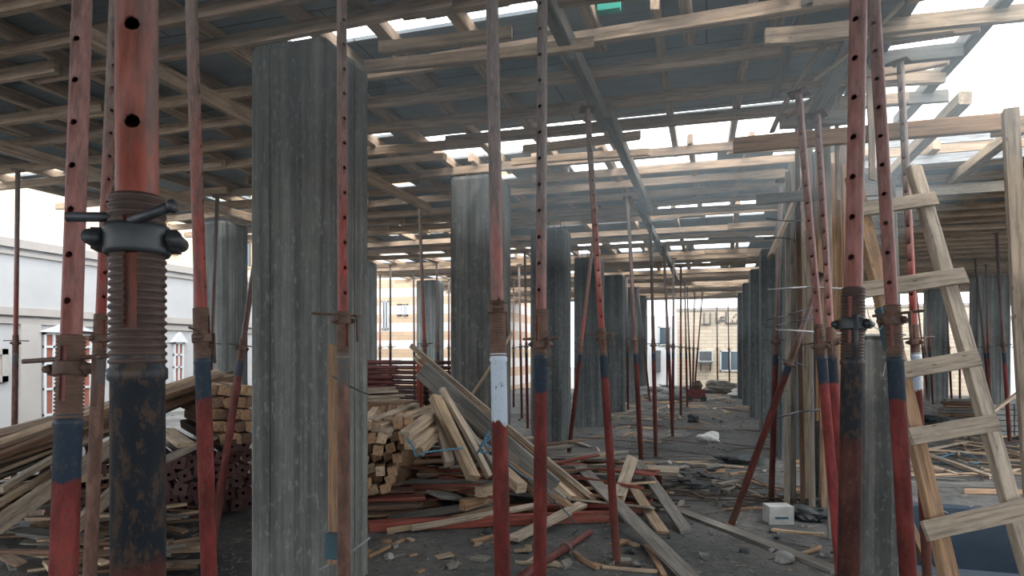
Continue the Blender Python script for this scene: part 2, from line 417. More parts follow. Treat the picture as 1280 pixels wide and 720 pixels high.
# single overhead timbers that stand out
def hb(pa, pb, z, w, t, mat, lab, roll=0, name='timber_plank', za=None, zb=None, cat='plank'):
    a = PZ(pa[0], pa[1], za if za is not None else z); b = PZ(pb[0], pb[1], zb if zb is not None else z)
    return board(name, a, b, w, t, mat, lab, cat, roll=roll, bow=.01)
hb((476, 60), (640, 41), 3.57, .05, .075, W_FRESH, 'pale timber length hanging under the runners beside the first column top')
hb((455, 84), (741, 54), 3.50, .05, .075, W_FRESH, 'pale timber with a sawn end between the two slender props')
hb((956, 47), (1072, 36), 3.48, .05, .10, W_FRESH, 'pale knotted plank end sticking out beside the open deck corner')
hb((675, 0), (1030, -38), 3.60, .05, .10, W_FRESH, 'long pale plank under the bright gap with green netting')
hb((655, 187), (800, 169), 3.58, .05, .08, W_FRESH, 'short pale timber under the bright gap behind the first column')
hb((640, 203), (812, 190), 3.57, .05, .07, W_RUN, 'tan timber below the bright gap beside the second column')
hb((460, 205), (556, 196), 3.56, .06, .07, W_FRESH, 'pale timber end between the first and second columns')
hb((0, 217), (258, 213), 3.58, .05, .07, W_RUN, 'tan timber crossing near the left edge of the deck') if False else None
# the long runner going away over the props beside the aisle
XA = -.87
for i, (ya, yb, la) in enumerate(((1.6, 5.6, 'heavy grey timber running away over the aisle props, first length'), (5.3, 9.2, 'heavy grey timber running away over the aisle props, second length'),
                                  (8.9, 13.2, 'heavy grey timber running away over the aisle props, third length'), (12.9, 18, 'heavy grey timber running away over the aisle props, last length'))):
    board('timber_beam', (XA+.08*(i % 2), ya, 3.545), (XA+.08*(i % 2)+.03, yb, 3.545), .085, .12, W_GREY, la, 'timber beam', bow=.01)
# runner behind the first prop row to the left, going away
board('timber_beam', (-6.6, 1.8, 3.55), (-6.5, 9.4, 3.55), .09, .11, W_RUN, 'brown timber going away beneath the runners above the plank heap', 'timber beam')
board('timber_beam', (-3.75, 3.0, 3.55), (-3.7, 8.2, 3.55), .07, .11, W_RUN, 'tan timber going away between the first column and the far pale column', 'timber beam')

# open corner: timbers against the sky
gl = 'timber pieces jutting from the open deck corner'
for i, (pa, pb) in enumerate((((1040, 40), (1300, 14)), ((1090, 76), (1203, 63)), ((1060, 104), (1180, 96)), ((1060, 131), (1186, 120)))):
    a = PZ(*pa, 3.64); b = PZ(*pb, 3.64)
    board('timber_runner', a, b, .05, .10, W_GREY if i % 2 else W_FRESH,
          ('uppermost pale timber jutting from the open deck corner against the sky', 'second timber down jutting from the open deck corner against the sky',
           'third timber down jutting from the open deck corner against the sky', 'lowest short timber jutting from the open deck corner against the sky')[i], 'timber beam')
board('timber_joist', PZ(1262, -12, 3.72), PZ(1122, 152, 3.72), .09, .10, W_GREY, 'thick slanting timber crossing the bright sky opening', 'timber joist')
board('timber_joist', PZ(1207, 122, 3.50), PZ(1100, 232, 3.50), .10, .10, W_FRESH, 'slanting timber with a blunt sunlit end above the ladder', 'timber joist')
board('timber_joist', PZ(1275, 160, 3.50), PZ(1190, 226, 3.50), .10, .10, W_FRESH, 'short slanting timber before the grey edge boards', 'timber joist')
board('timber_joist', PZ(1150, 0, 3.72)-Vector((.05, .6, 0)), PZ(1050, 142, 3.72), .07, .09, W_GREY, 'dark timber along the edge of the open corner', 'timber joist')
board('timber_runner', P(917, 182, 5.0), P(1262, 152, 4.35), .06, .115, W_ORANGE, 'long tan timber spanning across the props below the sky opening', 'timber beam')
board('timber_runner', P(1240, 160, 4.45), P(1330, 150, 4.1), .06, .12, W_RUN, 'tan timber continuing beyond the upright post by the ladder', 'timber beam')
board('timber_runner', P(945, 250, 5.9), P(1100, 238, 5.6), .05, .09, W_GREY, 'grey timber low behind the cluster of posts', 'timber beam')
board('timber_runner', P(1080, 244, 7.5), P(1290, 230, 7.0), .06, .12, W_GREY, 'grey timber below the edge boards behind the ladder top', 'timber beam')
board('timber_post', P(1263, 138, 3.9), P(1292, 640, 3.9), .045, .085, W_LADDER, 'upright sawn post with blunt top beside the picture edge', 'post', roll=math.pi/2)
sl = [((1062, 60), (982, 147), 4.45, 4.9, 'thin crooked lath hanging over the cluster of props, ending by the sky gap'),
      ((1040, 45), (965, 165), 4.25, 5.1, 'thin slanting lath behind the crooked one above the post cluster'),
      ((1130, 2), (1020, 100), 3.85, 4.5, 'bent lath edge running up into the open corner'),
      ((1010, 0), (968, 120), 3.8, 4.9, 'slanting strut from the runners down to the post cluster'),
      ((1078, 30), (1012, 160), 4.05, 5.0, 'wide grey board leaning over the post cluster')]
for i, (a, b, da, db, la) in enumerate(sl):
    board('wooden_lath' if i < 3 else 'timber_strut', P(*a, da), P(*b, db), (.03, .035, .03, .06, .13)[i], (.015, .02, .015, .04, .025)[i], (W_FRESH, W_LADDER, W_FRESH, W_GREY, W_GREY)[i], la, 'lath' if i < 3 else 'strut', bow=.05)
g = MB(); a = PZ(752, 14, 3.70); g.box(a.x-.02, a.y-.05, 3.68, a.x+.12, a.y+.01, 3.76)
tag(g.build('green_netting', GREEN), 'scrap of bright green netting at the bright deck gap', 'netting')

# ---------------------------------------------------------------- columns
def column(x0, y0, w, dpt, h, mat, label, z0=0, name='concrete_column', bars=False, seed=0):
    rr = random.Random(seed); pts = []
    c = .035
    def side(ax, ay, bx, by, nx, ny):
        L = math.hypot(bx-ax, by-ay); u = 0; ux, uy = (bx-ax)/L, (by-ay)/L
        while u < L-.001:
            wb = min(rr.uniform(.06, .14), L-u); off = rr.uniform(-.005, .005)
            for s in (u, u+wb): pts.append((ax+ux*s+nx*off, ay+uy*s+ny*off))
            u += wb
    x1, y1 = x0+w, y0+dpt
    side(x0+c, y0, x1-c, y0, 0, -1); side(x1, y0+c, x1, y1-c, 1, 0); side(x1-c, y1, x0+c, y1, 0, 1); side(x0, y1-c, x0, y0+c, -1, 0)
    n = len(pts); vs = [(px-x0, py-y0, 0) for px, py in pts] + [(px-x0, py-y0, h-.04) for px, py in pts]
    cx, cy = w/2, dpt/2
    vs += [(cx+(px-x0-cx)*.95, cy+(py-y0-cy)*.95, h) for px, py in pts]
    fs = [[k*n+i, k*n+(i+1) % n, (k+1)*n+(i+1) % n, (k+1)*n+i] for k in (0, 1) for i in range(n)] + [list(range(2*n, 3*n))]
    o = link(name, mesh(name, vs, fs), mat); o.location = (x0, y0, z0); tag(o, label, 'column', kind='thing')
    if bars:
        for i in range(3):
            for j in range(2):
                b = MB().tube((.08+i*(w-.16)/2, .08+j*(dpt-.16), h-.05), (.08+i*(w-.16)/2, .08+j*(dpt-.16), h+.22), .008, 6).build('starter_bar', RUSTBAR, o)
    return o
HC = 3.52
rowA = ['large grey board-marked concrete column close behind the slender prop', 'second grey concrete column with the white-banded prop before it',
        'third grey column of the row, with bare steel stubs on top', 'fourth grey column of the receding row', 'fifth grey column of the receding row',
        'sixth column of the receding row, mostly hidden', 'last column of the receding row by the bright hall end']
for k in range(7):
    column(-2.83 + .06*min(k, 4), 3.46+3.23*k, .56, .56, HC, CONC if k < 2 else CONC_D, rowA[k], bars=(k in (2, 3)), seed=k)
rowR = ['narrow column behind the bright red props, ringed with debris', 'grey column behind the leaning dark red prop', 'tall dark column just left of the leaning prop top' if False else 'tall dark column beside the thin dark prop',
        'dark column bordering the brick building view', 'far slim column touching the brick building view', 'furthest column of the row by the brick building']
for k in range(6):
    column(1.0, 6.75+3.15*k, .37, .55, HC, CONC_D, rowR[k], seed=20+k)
pier = column(1.02, 4.98, .27, .34, 1.66, CONC, 'short grey concrete pier at the corner of the sunken opening', seed=40, name='concrete_pier')
capm = MB().box(-.015, -.015, 1.66, .285, .355, 1.675).build('top_plate', PALE_STEEL, pier)
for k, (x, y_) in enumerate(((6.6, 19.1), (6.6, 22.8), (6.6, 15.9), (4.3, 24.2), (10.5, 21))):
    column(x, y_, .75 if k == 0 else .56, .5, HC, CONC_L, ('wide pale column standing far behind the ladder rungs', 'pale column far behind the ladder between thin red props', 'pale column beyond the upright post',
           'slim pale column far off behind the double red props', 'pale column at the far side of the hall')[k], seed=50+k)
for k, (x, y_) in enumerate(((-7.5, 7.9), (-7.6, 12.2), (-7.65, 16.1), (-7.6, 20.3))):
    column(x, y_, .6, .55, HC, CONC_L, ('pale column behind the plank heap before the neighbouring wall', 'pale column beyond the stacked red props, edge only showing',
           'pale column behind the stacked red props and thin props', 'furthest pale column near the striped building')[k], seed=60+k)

# ---------------------------------------------------------------- steel props
def outer_mesh(r=.030, n=28):
    prof = [(0.0, .0), (r, 0), (r, 1.515), (r+.003, 1.518), (r+.003, 1.530), (r, 1.533), (r, 1.55)]
    return mesh('outer_tube', *(lambda m: (m.v, m.f))(MB().lathe(prof, n)))
def thread_mesh(r=.0285, n=28, z0=1.535, z1=1.735, slot=True, pitch=.0095):
    prof = []; z = z0
    while z < z1:
        prof += [(r-.0005, z), (r+.0035, z+pitch*.3), (r+.0035, z+pitch*.6), (r-.0005, z+pitch*.95)]; z += pitch
    prof.append((r-.004, z1+.002))
    a0 = -math.pi/2 - 2*math.pi/n
    return mesh('thread', *(lambda m: (m.v, m.f))(MB().lathe(prof, n, a0, (lambda i, zz: i in (0, 1, 2)[:2] and z0+.045 < zz < z1-.02) if slot else None)))
def inner_mesh(L0, L1, r=.024, holes=True, n=16, pitch=.12, first=1.83):
    """tube with real round holes facing local -Y"""
    if not holes:
        m = MB().lathe([(r, L0), (r, L1)], 12); m.f.append([12+i for i in range(12)]); return mesh('inner_tube', m.v, m.f)
    hr = .0095; zs = [L0]; hz = []; z = first
    while z < L1-.05: zs += [z-hr, z, z+hr]; hz.append(z); z += pitch
    zs.append(L1); vs = []; fs = []
    a0 = -math.pi/2
    for zz in zs:
        for i in range(n):
            a = a0 + 2*math.pi*i/n; vs.append([r*math.cos(a), r*math.sin(a), zz])
    for j in range(len(zs)-1):
        hole_row = any(abs(zs[j]-(h-hr)) < 1e-6 or abs(zs[j]-h) < 1e-6 for h in hz)
        for i in range(n):
            if hole_row and i in (0, n-1): continue
            fs.append([j*n+i, j*n+(i+1) % n, (j+1)*n+(i+1) % n, (j+1)*n+i])
    s = math.sin(math.pi/4)
    for k, h in enumerate(hz):
        j = 1+3*k
        for (dj, di, ux, uz) in ((0, -1, -s, -s), (0, 0, 0, -1), (0, 1, s, -s), (1, -1, -1, 0), (1, 1, 1, 0), (2, -1, -s, s), (2, 0, 0, 1), (2, 1, s, s)):
            v = vs[(j+dj)*n + (di % n)]; x = ux*hr; v[0] = x; v[1] = -math.sqrt(r*r-x*x); v[2] = h+uz*hr
        # inner lip of the hole
        ring = [vs[(j+dj)*n + (di % n)] for dj, di in ((0, -1), (0, 0), (0, 1), (1, 1), (2, 1), (2, 0), (2, -1), (1, -1))]
        b = len(vs); vs += [[p[0]*.95, p[1]+.004, h+(p[2]-h)*.95] for p in ring]
        idx = [(j+dj)*n + (di % n) for dj, di in ((0, -1), (0, 0), (0, 1), (1, 1), (2, 1), (2, 0), (2, -1), (1, -1))]
        for q in range(8): fs.append([idx[q], idx[(q+1) % 8], b+(q+1) % 8, b+q])
    t = (len(zs)-1)*n; fs.append([t+i for i in range(n)])
    return mesh('inner_tube', vs, fs)
def collar_mesh():
    m = MB(); m.lathe([(.031, -.018), (.0355, -.018), (.0375, -.013), (.0375, .013), (.0355, .018), (.031, .018)], 28)
    for s in (-1, 1):                                            # cast ears with a bolt boss
        m.box(s*.034, -.013, -.013, s*.047, .013, .013)
        m.tube((s*.045, -.022, .0), (s*.045, .018, 0), .0095, 12)
    return mesh('collar', m.v, m.f)
def plate_mesh(s=.06, zs=0):
    """square plate with corner holes and a centre hole"""
    m = MB(); k = 8; t = .006; vs = []; fs = []
    for z in (0, t):
        for i in range(k):
            a = math.pi/4*i; vs.append((.016*math.cos(a), .016*math.sin(a), z))
        for i in range(k):
            a = math.pi/4*i; q = max(abs(math.cos(a)), abs(math.sin(a))); vs.append((s*math.cos(a)/q, s*math.sin(a)/q, z))
    for i in range(k):
        j = (i+1) % k
        fs += [[i, j, k+j, k+i], [2*k+i, 3*k+i, 3*k+j, 2*k+j], [k+i, k+j, 3*k+j, 3*k+i], [i, 2*k+i, 2*k+j, j]]
    return mesh('plate', vs, fs)
OM, TM, TMS, CM, PM = {}, {}, {}, {}, {}
def shared(cache, key, mk, mat):
    if key not in cache:
        me = mk(); me.materials.append(mat)
        if mk not in (plate_mesh,): 
            for p in me.polygons: p.use_smooth = True
        cache[key] = me
    return cache[key]
def prop(base, top, paint, inner, label, nut=1.65, spin=0, dark=False, near=True, ztop=None, rod=None, group=None, handle=True, thick=1.0, drop=0.0):
    base = Vector(base); top = Vector(top); d = (top-base).normalized(); L = (top-base).length
    e = bpy.data.objects.new('steel_prop', None); e.empty_display_size = .1; COL.objects.link(e); tag(e, label, 'steel prop', group)
    e.location = base; e.rotation_mode = 'QUATERNION'
    cam = math.atan2(-base.x, base.y)                # turn local -Y towards the viewer's side
    face = math.atan2(base.x, -base.y) if False else math.atan2(base.y, base.x) - math.pi/2
    e.rotation_quaternion = Vector((0, 0, 1)).rotation_difference(d) @ Quaternion((0, 0, 1), face+spin)
    if thick != 1: e.scale = (thick, thick, 1)
    ot = link('outer_tube', shared(OM, paint, outer_mesh, OUT[paint]), None, e); ot.scale = (1, 1, (1.55-drop)/1.55)
    th = link('thread', shared(TM, dark, (lambda: thread_mesh()), THREAD_D if dark else THREAD), None, e)
    th.location = (0, 0, -drop); im = inner_mesh(1.50-drop, L-.008, holes=near, first=1.83-drop)
    for p in im.polygons: p.use_smooth = True
    link('inner_tube', im, INN[inner], e)
    c = link('collar', shared(CM, dark, collar_mesh, CAST_D if dark else CAST), None, e); c.location = (0, 0, nut)
    r = MB()
    if rod is None: rod = (-.11, .12)
    r.tube((rod[0], -.004, nut+.026), (rod[1], -.004, nut+.028), .006, 8)
    if near and handle:
        r.tube((rod[1]*.5+.01, -.034, nut+.02), (rod[1]*.5+.012, -.034, nut-.10), .006, 8); r.tube((rod[1]*.5+.01, -.036, nut+.02), (rod[1]*.5+.01, .0, nut+.026), .006, 8)
    r.build('pin_rod', STEEL if not near or dark else (CAST if spin else STEEL), e, True)
    p1 = link('base_plate', shared(PM, 'b', plate_mesh, THREAD), None, e)
    p2 = link('head_plate', shared(PM, 'b', plate_mesh, THREAD), None, e); p2.location = (0, 0, L-.008)
    return e
def propi(a, b, paint, inner, label, ztop=3.6, **kw):
    """a, b = two points on its axis, each (px, py, depth); runs from the floor up to ztop"""
    A = P(*a); B = P(*b); d = (A-B)/(A.z-B.z)
    base = B + d*(0-B.z); top = B + d*(ztop-B.z)
    return prop(base, top, paint, inner, label, **kw)
propi((103, 0, 1.75), (80, 700, 1.52), 'blue', 'mauve', 'slim red prop with perforated pale red inner tube and blue band, beside the thickest prop', nut=1.53, drop=.13, spin=-.55, rod=(-.11, .13))
propi((171, 0, .80), (173, 700, .78), 'blue_worn', 'big', 'thickest prop, dark worn blue and rusty red, very close to the camera', nut=1.688, dark=True, spin=-.25, rod=(-.075, -.02), handle=False)
MB().tube((.0, -.03, 1.705), (.05, -.05, 1.722), .006, 10).tube((.047, -.049, 1.7205), (.053, -.051, 1.7225), .008, 10).build('locking_pin', STEEL, bpy.data.objects['steel_prop.001'], True)
propi((140, 70, 3.3), (113, 700, 3.1), 'rust', 'red', 'leaning rusty brown prop between the two closest props', nut=1.62, near=True, spin=.4)
propi((239, 0, 2.75), (261, 700, 2.5), 'blue', 'red', 'red prop with blue band standing before the neighbouring pale wall', nut=1.62, spin=1.2, rod=(-.12, .05))
propi((311, 380, 5.6), (268, 668, 5.0), 'darkred', 'dark', 'leaning dark red prop crossing behind the blue-banded one', nut=1.66, near=False)
propi((427, 0, 3.1), (430, 700, 3.0), 'rust', 'red', 'pale rusty prop standing against the largest grey column', nut=1.70, spin=.5, rod=(-.16, .09))
propi((615, 0, 2.45), (628, 720, 2.35), 'white', 'grey', 'red prop with a chipped white band', nut=1.715, spin=1.6, rod=(-.09, .10))
propi((678, 0, 2.95), (675, 700, 2.85), 'blue', 'grey', 'perforated prop with clean blue band, just beyond the white-banded one', nut=1.585, spin=-.5, rod=(-.09, .09))
propi((733, 118, 5.1), (771, 702, 4.68), 'blue', 'red', 'leaning red prop holding the heavy grey timber, foot on open floor', nut=1.67, spin=.2, ztop=3.485)
propi((784, 235, 8.0), (802, 585, 7.7), 'darkred', 'dark', 'second prop under the heavy grey timber, behind the crossed boards', nut=1.7, near=False, ztop=3.485)
propi((813, 270, 9.65), (820, 572, 9.4), 'darkred', 'dark', 'third prop under the heavy grey timber', near=False, ztop=3.485)
propi((829, 300, 11.7), (841, 547, 11.7), 'darkred', 'dark', 'fourth prop under the heavy grey timber', near=False, ztop=3.485)
propi((1073, 0, 1.93), (1061, 700, 1.84), 'blue_worn', 'mauve', 'thick perforated prop with black thread and rusty foot, beside the short pier', nut=1.635, dark=True, spin=-.35, rod=(-.01, .02))
propi((1092, 0, 2.65), (1134, 700, 2.45), 'blue', 'mauve', 'leaning perforated prop crossing in front of the ladder', nut=1.68, dark=False, spin=-.2, rod=(-.07, .11))
propi((1129, 150, 4.5), (1158, 700, 4.4), 'white', 'red', 'perforated red prop with peeling white foot behind the ladder rail', nut=1.62, spin=-.3, ztop=3.6)
propi((1001, 150, 4.3), (1049, 700, 3.9), 'pink', 'mauve', 'bright pinkish red prop, first of the leaning pair', nut=1.60, spin=-.2, ztop=3.3)
propi((1022, 150, 4.7), (1050, 600, 4.3), 'pink', 'mauve', 'second of the leaning bright red pair, partly hidden', nut=1.63, spin=-.2, ztop=3.3)
propi((977, 215, 6.9), (964, 626, 6.65), 'darkred', 'dark', 'thin dark prop standing behind the raking strut', nut=1.66, near=False, ztop=3.4)
a, b = P(1008, 396, 5.55), PZ(914, 656, 0)
e = prop(b, b+(a-b).normalized()*2.35, 'darkred', 'dark', 'dark red prop raking down to the floor as a strut', nut=1.52, near=False)
propi((22, 236, 7.2), (18, 545, 7.2), 'rust', 'red', 'slim prop standing alone by the deck edge', nut=1.65, near=False, ztop=3.6)
far = [((205, 262, 9.2), (203, 500, 9.2)), ((270, 290, 8.4), (262, 480, 8.6)), ((524, 252, 9.0), (531, 440, 9.2)), ((475, 350, 17), (475, 470, 17)), ((488, 340, 15), (488, 470, 15)),
       ((517, 348, 16), (518, 470, 16)), ((546, 345, 14.5), (548, 480, 14.5)), ((561, 350, 18), (561, 480, 18)), ((657, 378, 13), (659, 500, 13)), ((730, 400, 9.0), (722, 470, 9.0)),
       ((800, 385, 20), (812, 500, 20)), ((842, 340, 14), (841, 520, 14)), ((851, 352, 15.5), (851, 514, 15.5)), ((856, 358, 18), (859, 507, 18)), ((859, 365, 20), (864, 497, 20)), ((868, 380, 21), (866, 490, 21)),
       ((877, 380, 22), (868, 488, 22)), ((924, 385, 22), (928, 488, 22)), ((1246, 300, 11), (1262, 550, 11)), ((1221, 347, 14), (1240, 520, 14)), ((1233, 343, 15), (1237, 515, 15)), ((1262, 338, 15), (1277, 520, 15)),
       ((1158, 365, 19), (1166, 500, 19)), ((1172, 365, 20), (1179, 500, 20)), ((1183, 380, 18), (1190, 508, 18)), ((1146, 370, 20), (1160, 500, 20)), ((1199, 365, 19), (1200, 505, 19)), ((1213, 350, 17), (1216, 510, 17)),
       ((1080, 360, 18), (1082, 500, 18)), ((1104, 420, 18), (1106, 505, 18)), ((642, 390, 18), (642, 500, 18)), ((650, 395, 15), (652, 500, 15)), ((296, 300, 12), (300, 480, 12)), ((128, 300, 11), (126, 480, 11)),
       ((784, 400, 17), (785, 515, 17)), ((833, 372, 23), (834, 495, 23)), ((896, 378, 25), (897, 488, 25)), ((910, 378, 25), (912, 488, 25)), ((1268, 345, 20), (1272, 505, 20)), ((997, 300, 11), (1000, 540, 11))]
FZ = [('in the opening towards the striped building', 470, 570), ]
def far_label(x):
    if x < 300: return ('thin red prop standing far off near the deck edge by the plank heap', 'thin props near the plank heap')
    if x < 600: return ('thin red prop behind the stacked props, towards the striped building', 'thin props before the striped building')
    if x < 790: return ('thin red prop glimpsed between the grey columns', 'thin props between the columns')
    if x < 950: return ('thin red prop in the aisle before the brick building', 'thin props before the brick building')
    return ('thin red prop among the pale columns behind the ladder', 'thin props behind the ladder')
for a, b in far:
    la, gr = far_label(a[0]); propi(a, b, R.choice(['darkred', 'darkred', 'blue']), R.choice(['dark', 'red']), la, near=False, group=gr)

# ---------------------------------------------------------------- posts around the cluster
posts = [((990, 205), (990, 610), 6.5, .07, .05, W_GREY, 'grey upright post behind the dark prop'),
         ((1041, 205), (1052, 640), 5.6, .10, .05, W_ORANGE, 'broad tan upright board next to the thick perforated prop'),
         ((1058, 205), (1062, 400), 5.5, .08, .03, W_ORANGE, 'short tan board with a slanting split beside the thick perforated prop'),
         ((1024, 130), (1030, 640), 5.9, .06, .05, W_BROWN, 'dark upright board between the red pair and the tan board'),
         ((1003, 172), (1009, 560), 6.2, .035, .03, W_FRESH, 'thin pale upright batten left of the red pair'),
         ((1013, 172), (1016, 360), 6.2, .02, .02, W_FRESH, 'thin pale short batten inside the post cluster'),
         ((1046, 100), (1048, 250), 5.0, .03, .02, W_LADDER, 'splintered pale lath hanging over the tan board'),
         ((1086, 100), (1090, 225), 4.6, .04, .025, W_LADDER, 'pale lath hanging behind the thick perforated prop'),
         ((1112, 225), (1128, 640), 5.2, .07, .05, W_GREY, 'grey upright post seen between the ladder rails'),
         ((963, 320), (1004, 225), 6.0, .09, .03, W_LADDER, 'pale slanting board wired to the cluster of posts'),
         ((417, 432), (417, 705), 3.12, .045, .03, W_ORANGE, 'tan batten tied beside the rusty prop on the largest column'),
         ((1010, 330), (1012, 545), 6.3, .05, .03, W_FRESH, 'pale batten standing low behind the raking strut'),
         ((588, 496), (640, 417), 6.75, .04, .03, W_FRESH, 'thin slanting batten across the second column'),
         ((985, 215), (984, 440), 6.1, .05, .04, W_GREY, 'dark upright stud left of the bright red pair'),
         ((996, 140), (999, 330), 6.0, .04, .03, W_BROWN, 'brown upright stud rising behind the bright red pair'),
         ((1010, 150), (1012, 330), 5.9, .05, .04, W_GREY, 'grey upright stud between the tops of the red pair'),
         ((1033, 140), (1037, 470), 5.3, .055, .04, W_GREY, 'grey upright stud before the broad tan board'),
         ((1067, 150), (1068, 400), 5.6, .05, .04, W_RUN, 'tan upright stud hidden by the thick perforated prop'),
         ((1056, 100), (1022, 170), 5.2, .10, .04, W_GREY, 'short slanting board at the head of the post cluster'),
         ((1112, 600), (1160, 710), 4.8, .07, .05, W_ORANGE, 'tan batten sloping down into the sunken opening')]
for (a, b, d, w, t, m, la) in posts:
    A_, B_ = P(*a, d), P(*b, d)
    if ('upright' in la or 'stud' in la or 'standing' in la) and B_.z > .02: B_ = B_ + (B_-A_)*((B_.z-.002)/(A_.z-B_.z))
    board('timber_post' if 'upright' in la else 'timber_batten', A_, B_, w, t, m, la, 'post' if 'upright' in la else 'batten', roll=0)
for i, (x_, y_, z0_, z1_, w_, t_, m_, la) in enumerate((
    (.983, 6.95, 1.3, 3.6, .10, .03, W_GREY, 'grey form board on the side of the narrow column, reaching up'), (.983, 7.12, 1.5, 3.55, .10, .03, W_BROWN, 'brown form board behind the grey one on the narrow column'),
    (1.05, 6.727, .9, 3.62, .09, .03, W_ORANGE, 'tan form board on the near face of the narrow column'), (1.155, 6.727, 1.5, 3.45, .10, .03, W_RUN, 'brownish form board beside the tan one on the narrow column'),
    (1.262, 6.727, .7, 3.60, .10, .03, W_BROWN, 'dark form board in the middle of the narrow column face'), (1.362, 6.727, 1.6, 3.5, .09, .03, W_FRESH, 'pale form board at the edge of the narrow column face'),
    (1.10, 6.60, 0, 3.3, .05, .05, W_GREY, 'grey stud standing before the form boards'), (.90, 6.6, 0, 2.3, .05, .04, W_FRESH, 'pale stud leaning by the narrow column corner'))):
    board('form_board' if w_ > .06 else 'timber_stud', (x_, y_, z0_), (x_+R.uniform(-.015, .015), y_, z1_), t_ if i < 2 else w_, w_ if i < 2 else t_, m_, la, 'board')
board('timber_beam', PZ(975, 152, 3.36), PZ(1062, 146, 3.36), .09, .10, W_GREY, 'short grey header timber resting on the heads of the bright red pair', 'timber beam')
# blue cloth on the batten
MB().box(0, 0, 0, 0, 0, 0)
a = P(417, 685, 3.07); tag(MB().box(a.x-.035, a.y-.02, a.z-.05, a.x+.025, a.y+.012, a.z+.07).build('blue_tape', BLUEP), 'blue tape wound round the tan batten foot at the largest column', 'tape')
# wire round column A
w = MB().poly([P(400, 712, 3.9), P(440, 690, 3.72), P(462, 672, 3.74)], .006).build('tie_wire', PALE_STEEL, None, True); tag(w, 'grey tie wire looped low round the largest column', 'wire')
w = MB().poly([P(415, 470, 3.02), P(438, 483, 3.02), P(462, 494, 3.74)], .004).build('tie_wire', STEEL, None, True); tag(w, 'dark tie wire round the largest column beside the stacked props', 'wire')

# ---------------------------------------------------------------- rods and ties at the cluster
rods = [((970, 412), (1090, 420), 5.0, .009, PALE_STEEL, 'pale steel rod threaded across the post cluster'), ((960, 362), (1056, 361), 5.0, .008, PALE_STEEL, 'upper pale rod across the red pair'),
        ((958, 400), (1012, 385), 5.3, .007, STEEL, 'dark bent rod above the pale rod in the cluster'), ((955, 410), (1020, 398), 5.3, .006, STEEL, 'thin dark rod crossing beside the leaning strut'),
        ((958, 273), (1004, 275), 5.8, .006, STEEL, 'top dark rod tied near the slanting pale board'), ((955, 299), (995, 299), 5.8, .006, STEEL, 'second dark rod tied near the slanting pale board'),
        ((972, 522), (1024, 512), 5.4, .009, STEEL, 'dark rod low across the cluster with twisted ties'), ((995, 275), (990, 330), 5.8, .005, STEEL, 'dark wire drop by the slanting pale board'),
        ((1095, 610), (1185, 641), 4.6, .004, PALE_STEEL, 'taut thin wire across the sunken opening'), ((1080, 270), (1104, 280), 4.8, .003, PALE_STEEL, 'short pale wire end beside the thick perforated prop')]
for a, b, d, r, m, la in rods:
    p, q = P(*a, d), P(*b, d); mid = (p+q)/2 + Vector((0, 0, R.uniform(-.02, .02)))
    tag(MB().poly([p, mid, q], r, 6).build('steel_rod' if r > .0045 else 'tie_wire', m, None, True), la, 'rod' if r > .0045 else 'wire')
def curve_pts(pts, r, mat, name, label, cat, parent=None):
    pts = [Vector(p) for p in pts]; q = []; e = [pts[0]] + pts + [pts[-1]]
    for i in range(1, len(e)-2):
        for t in [k/6 for k in range(6)]:
            a, b, c, d = e[i-1:i+3]
            q.append(.5*((2*b)+(c-a)*t+(2*a-5*b+4*c-d)*t*t+(3*b-a-3*c+d)*t**3))
    q.append(pts[-1])
    return tag(MB().poly(q, r, 6).build(name, mat, None, True), label, cat)
curve_pts([P(1108, 372, 2.6), P(1106, 400, 2.6), P(1098, 412, 2.65), P(1088, 400, 2.7), P(1084, 385, 2.75)], .0018, WIRE, 'white_string', 'thin white cord looping between the thick prop and the ladder', 'cord')
curve_pts([P(1107, 345, 2.6), P(1106, 390, 2.62), P(1112, 420, 2.62), P(1104, 470, 2.7)], .0018, WIRE, 'white_string', 'thin white cord hanging down beside the ladder rail', 'cord')

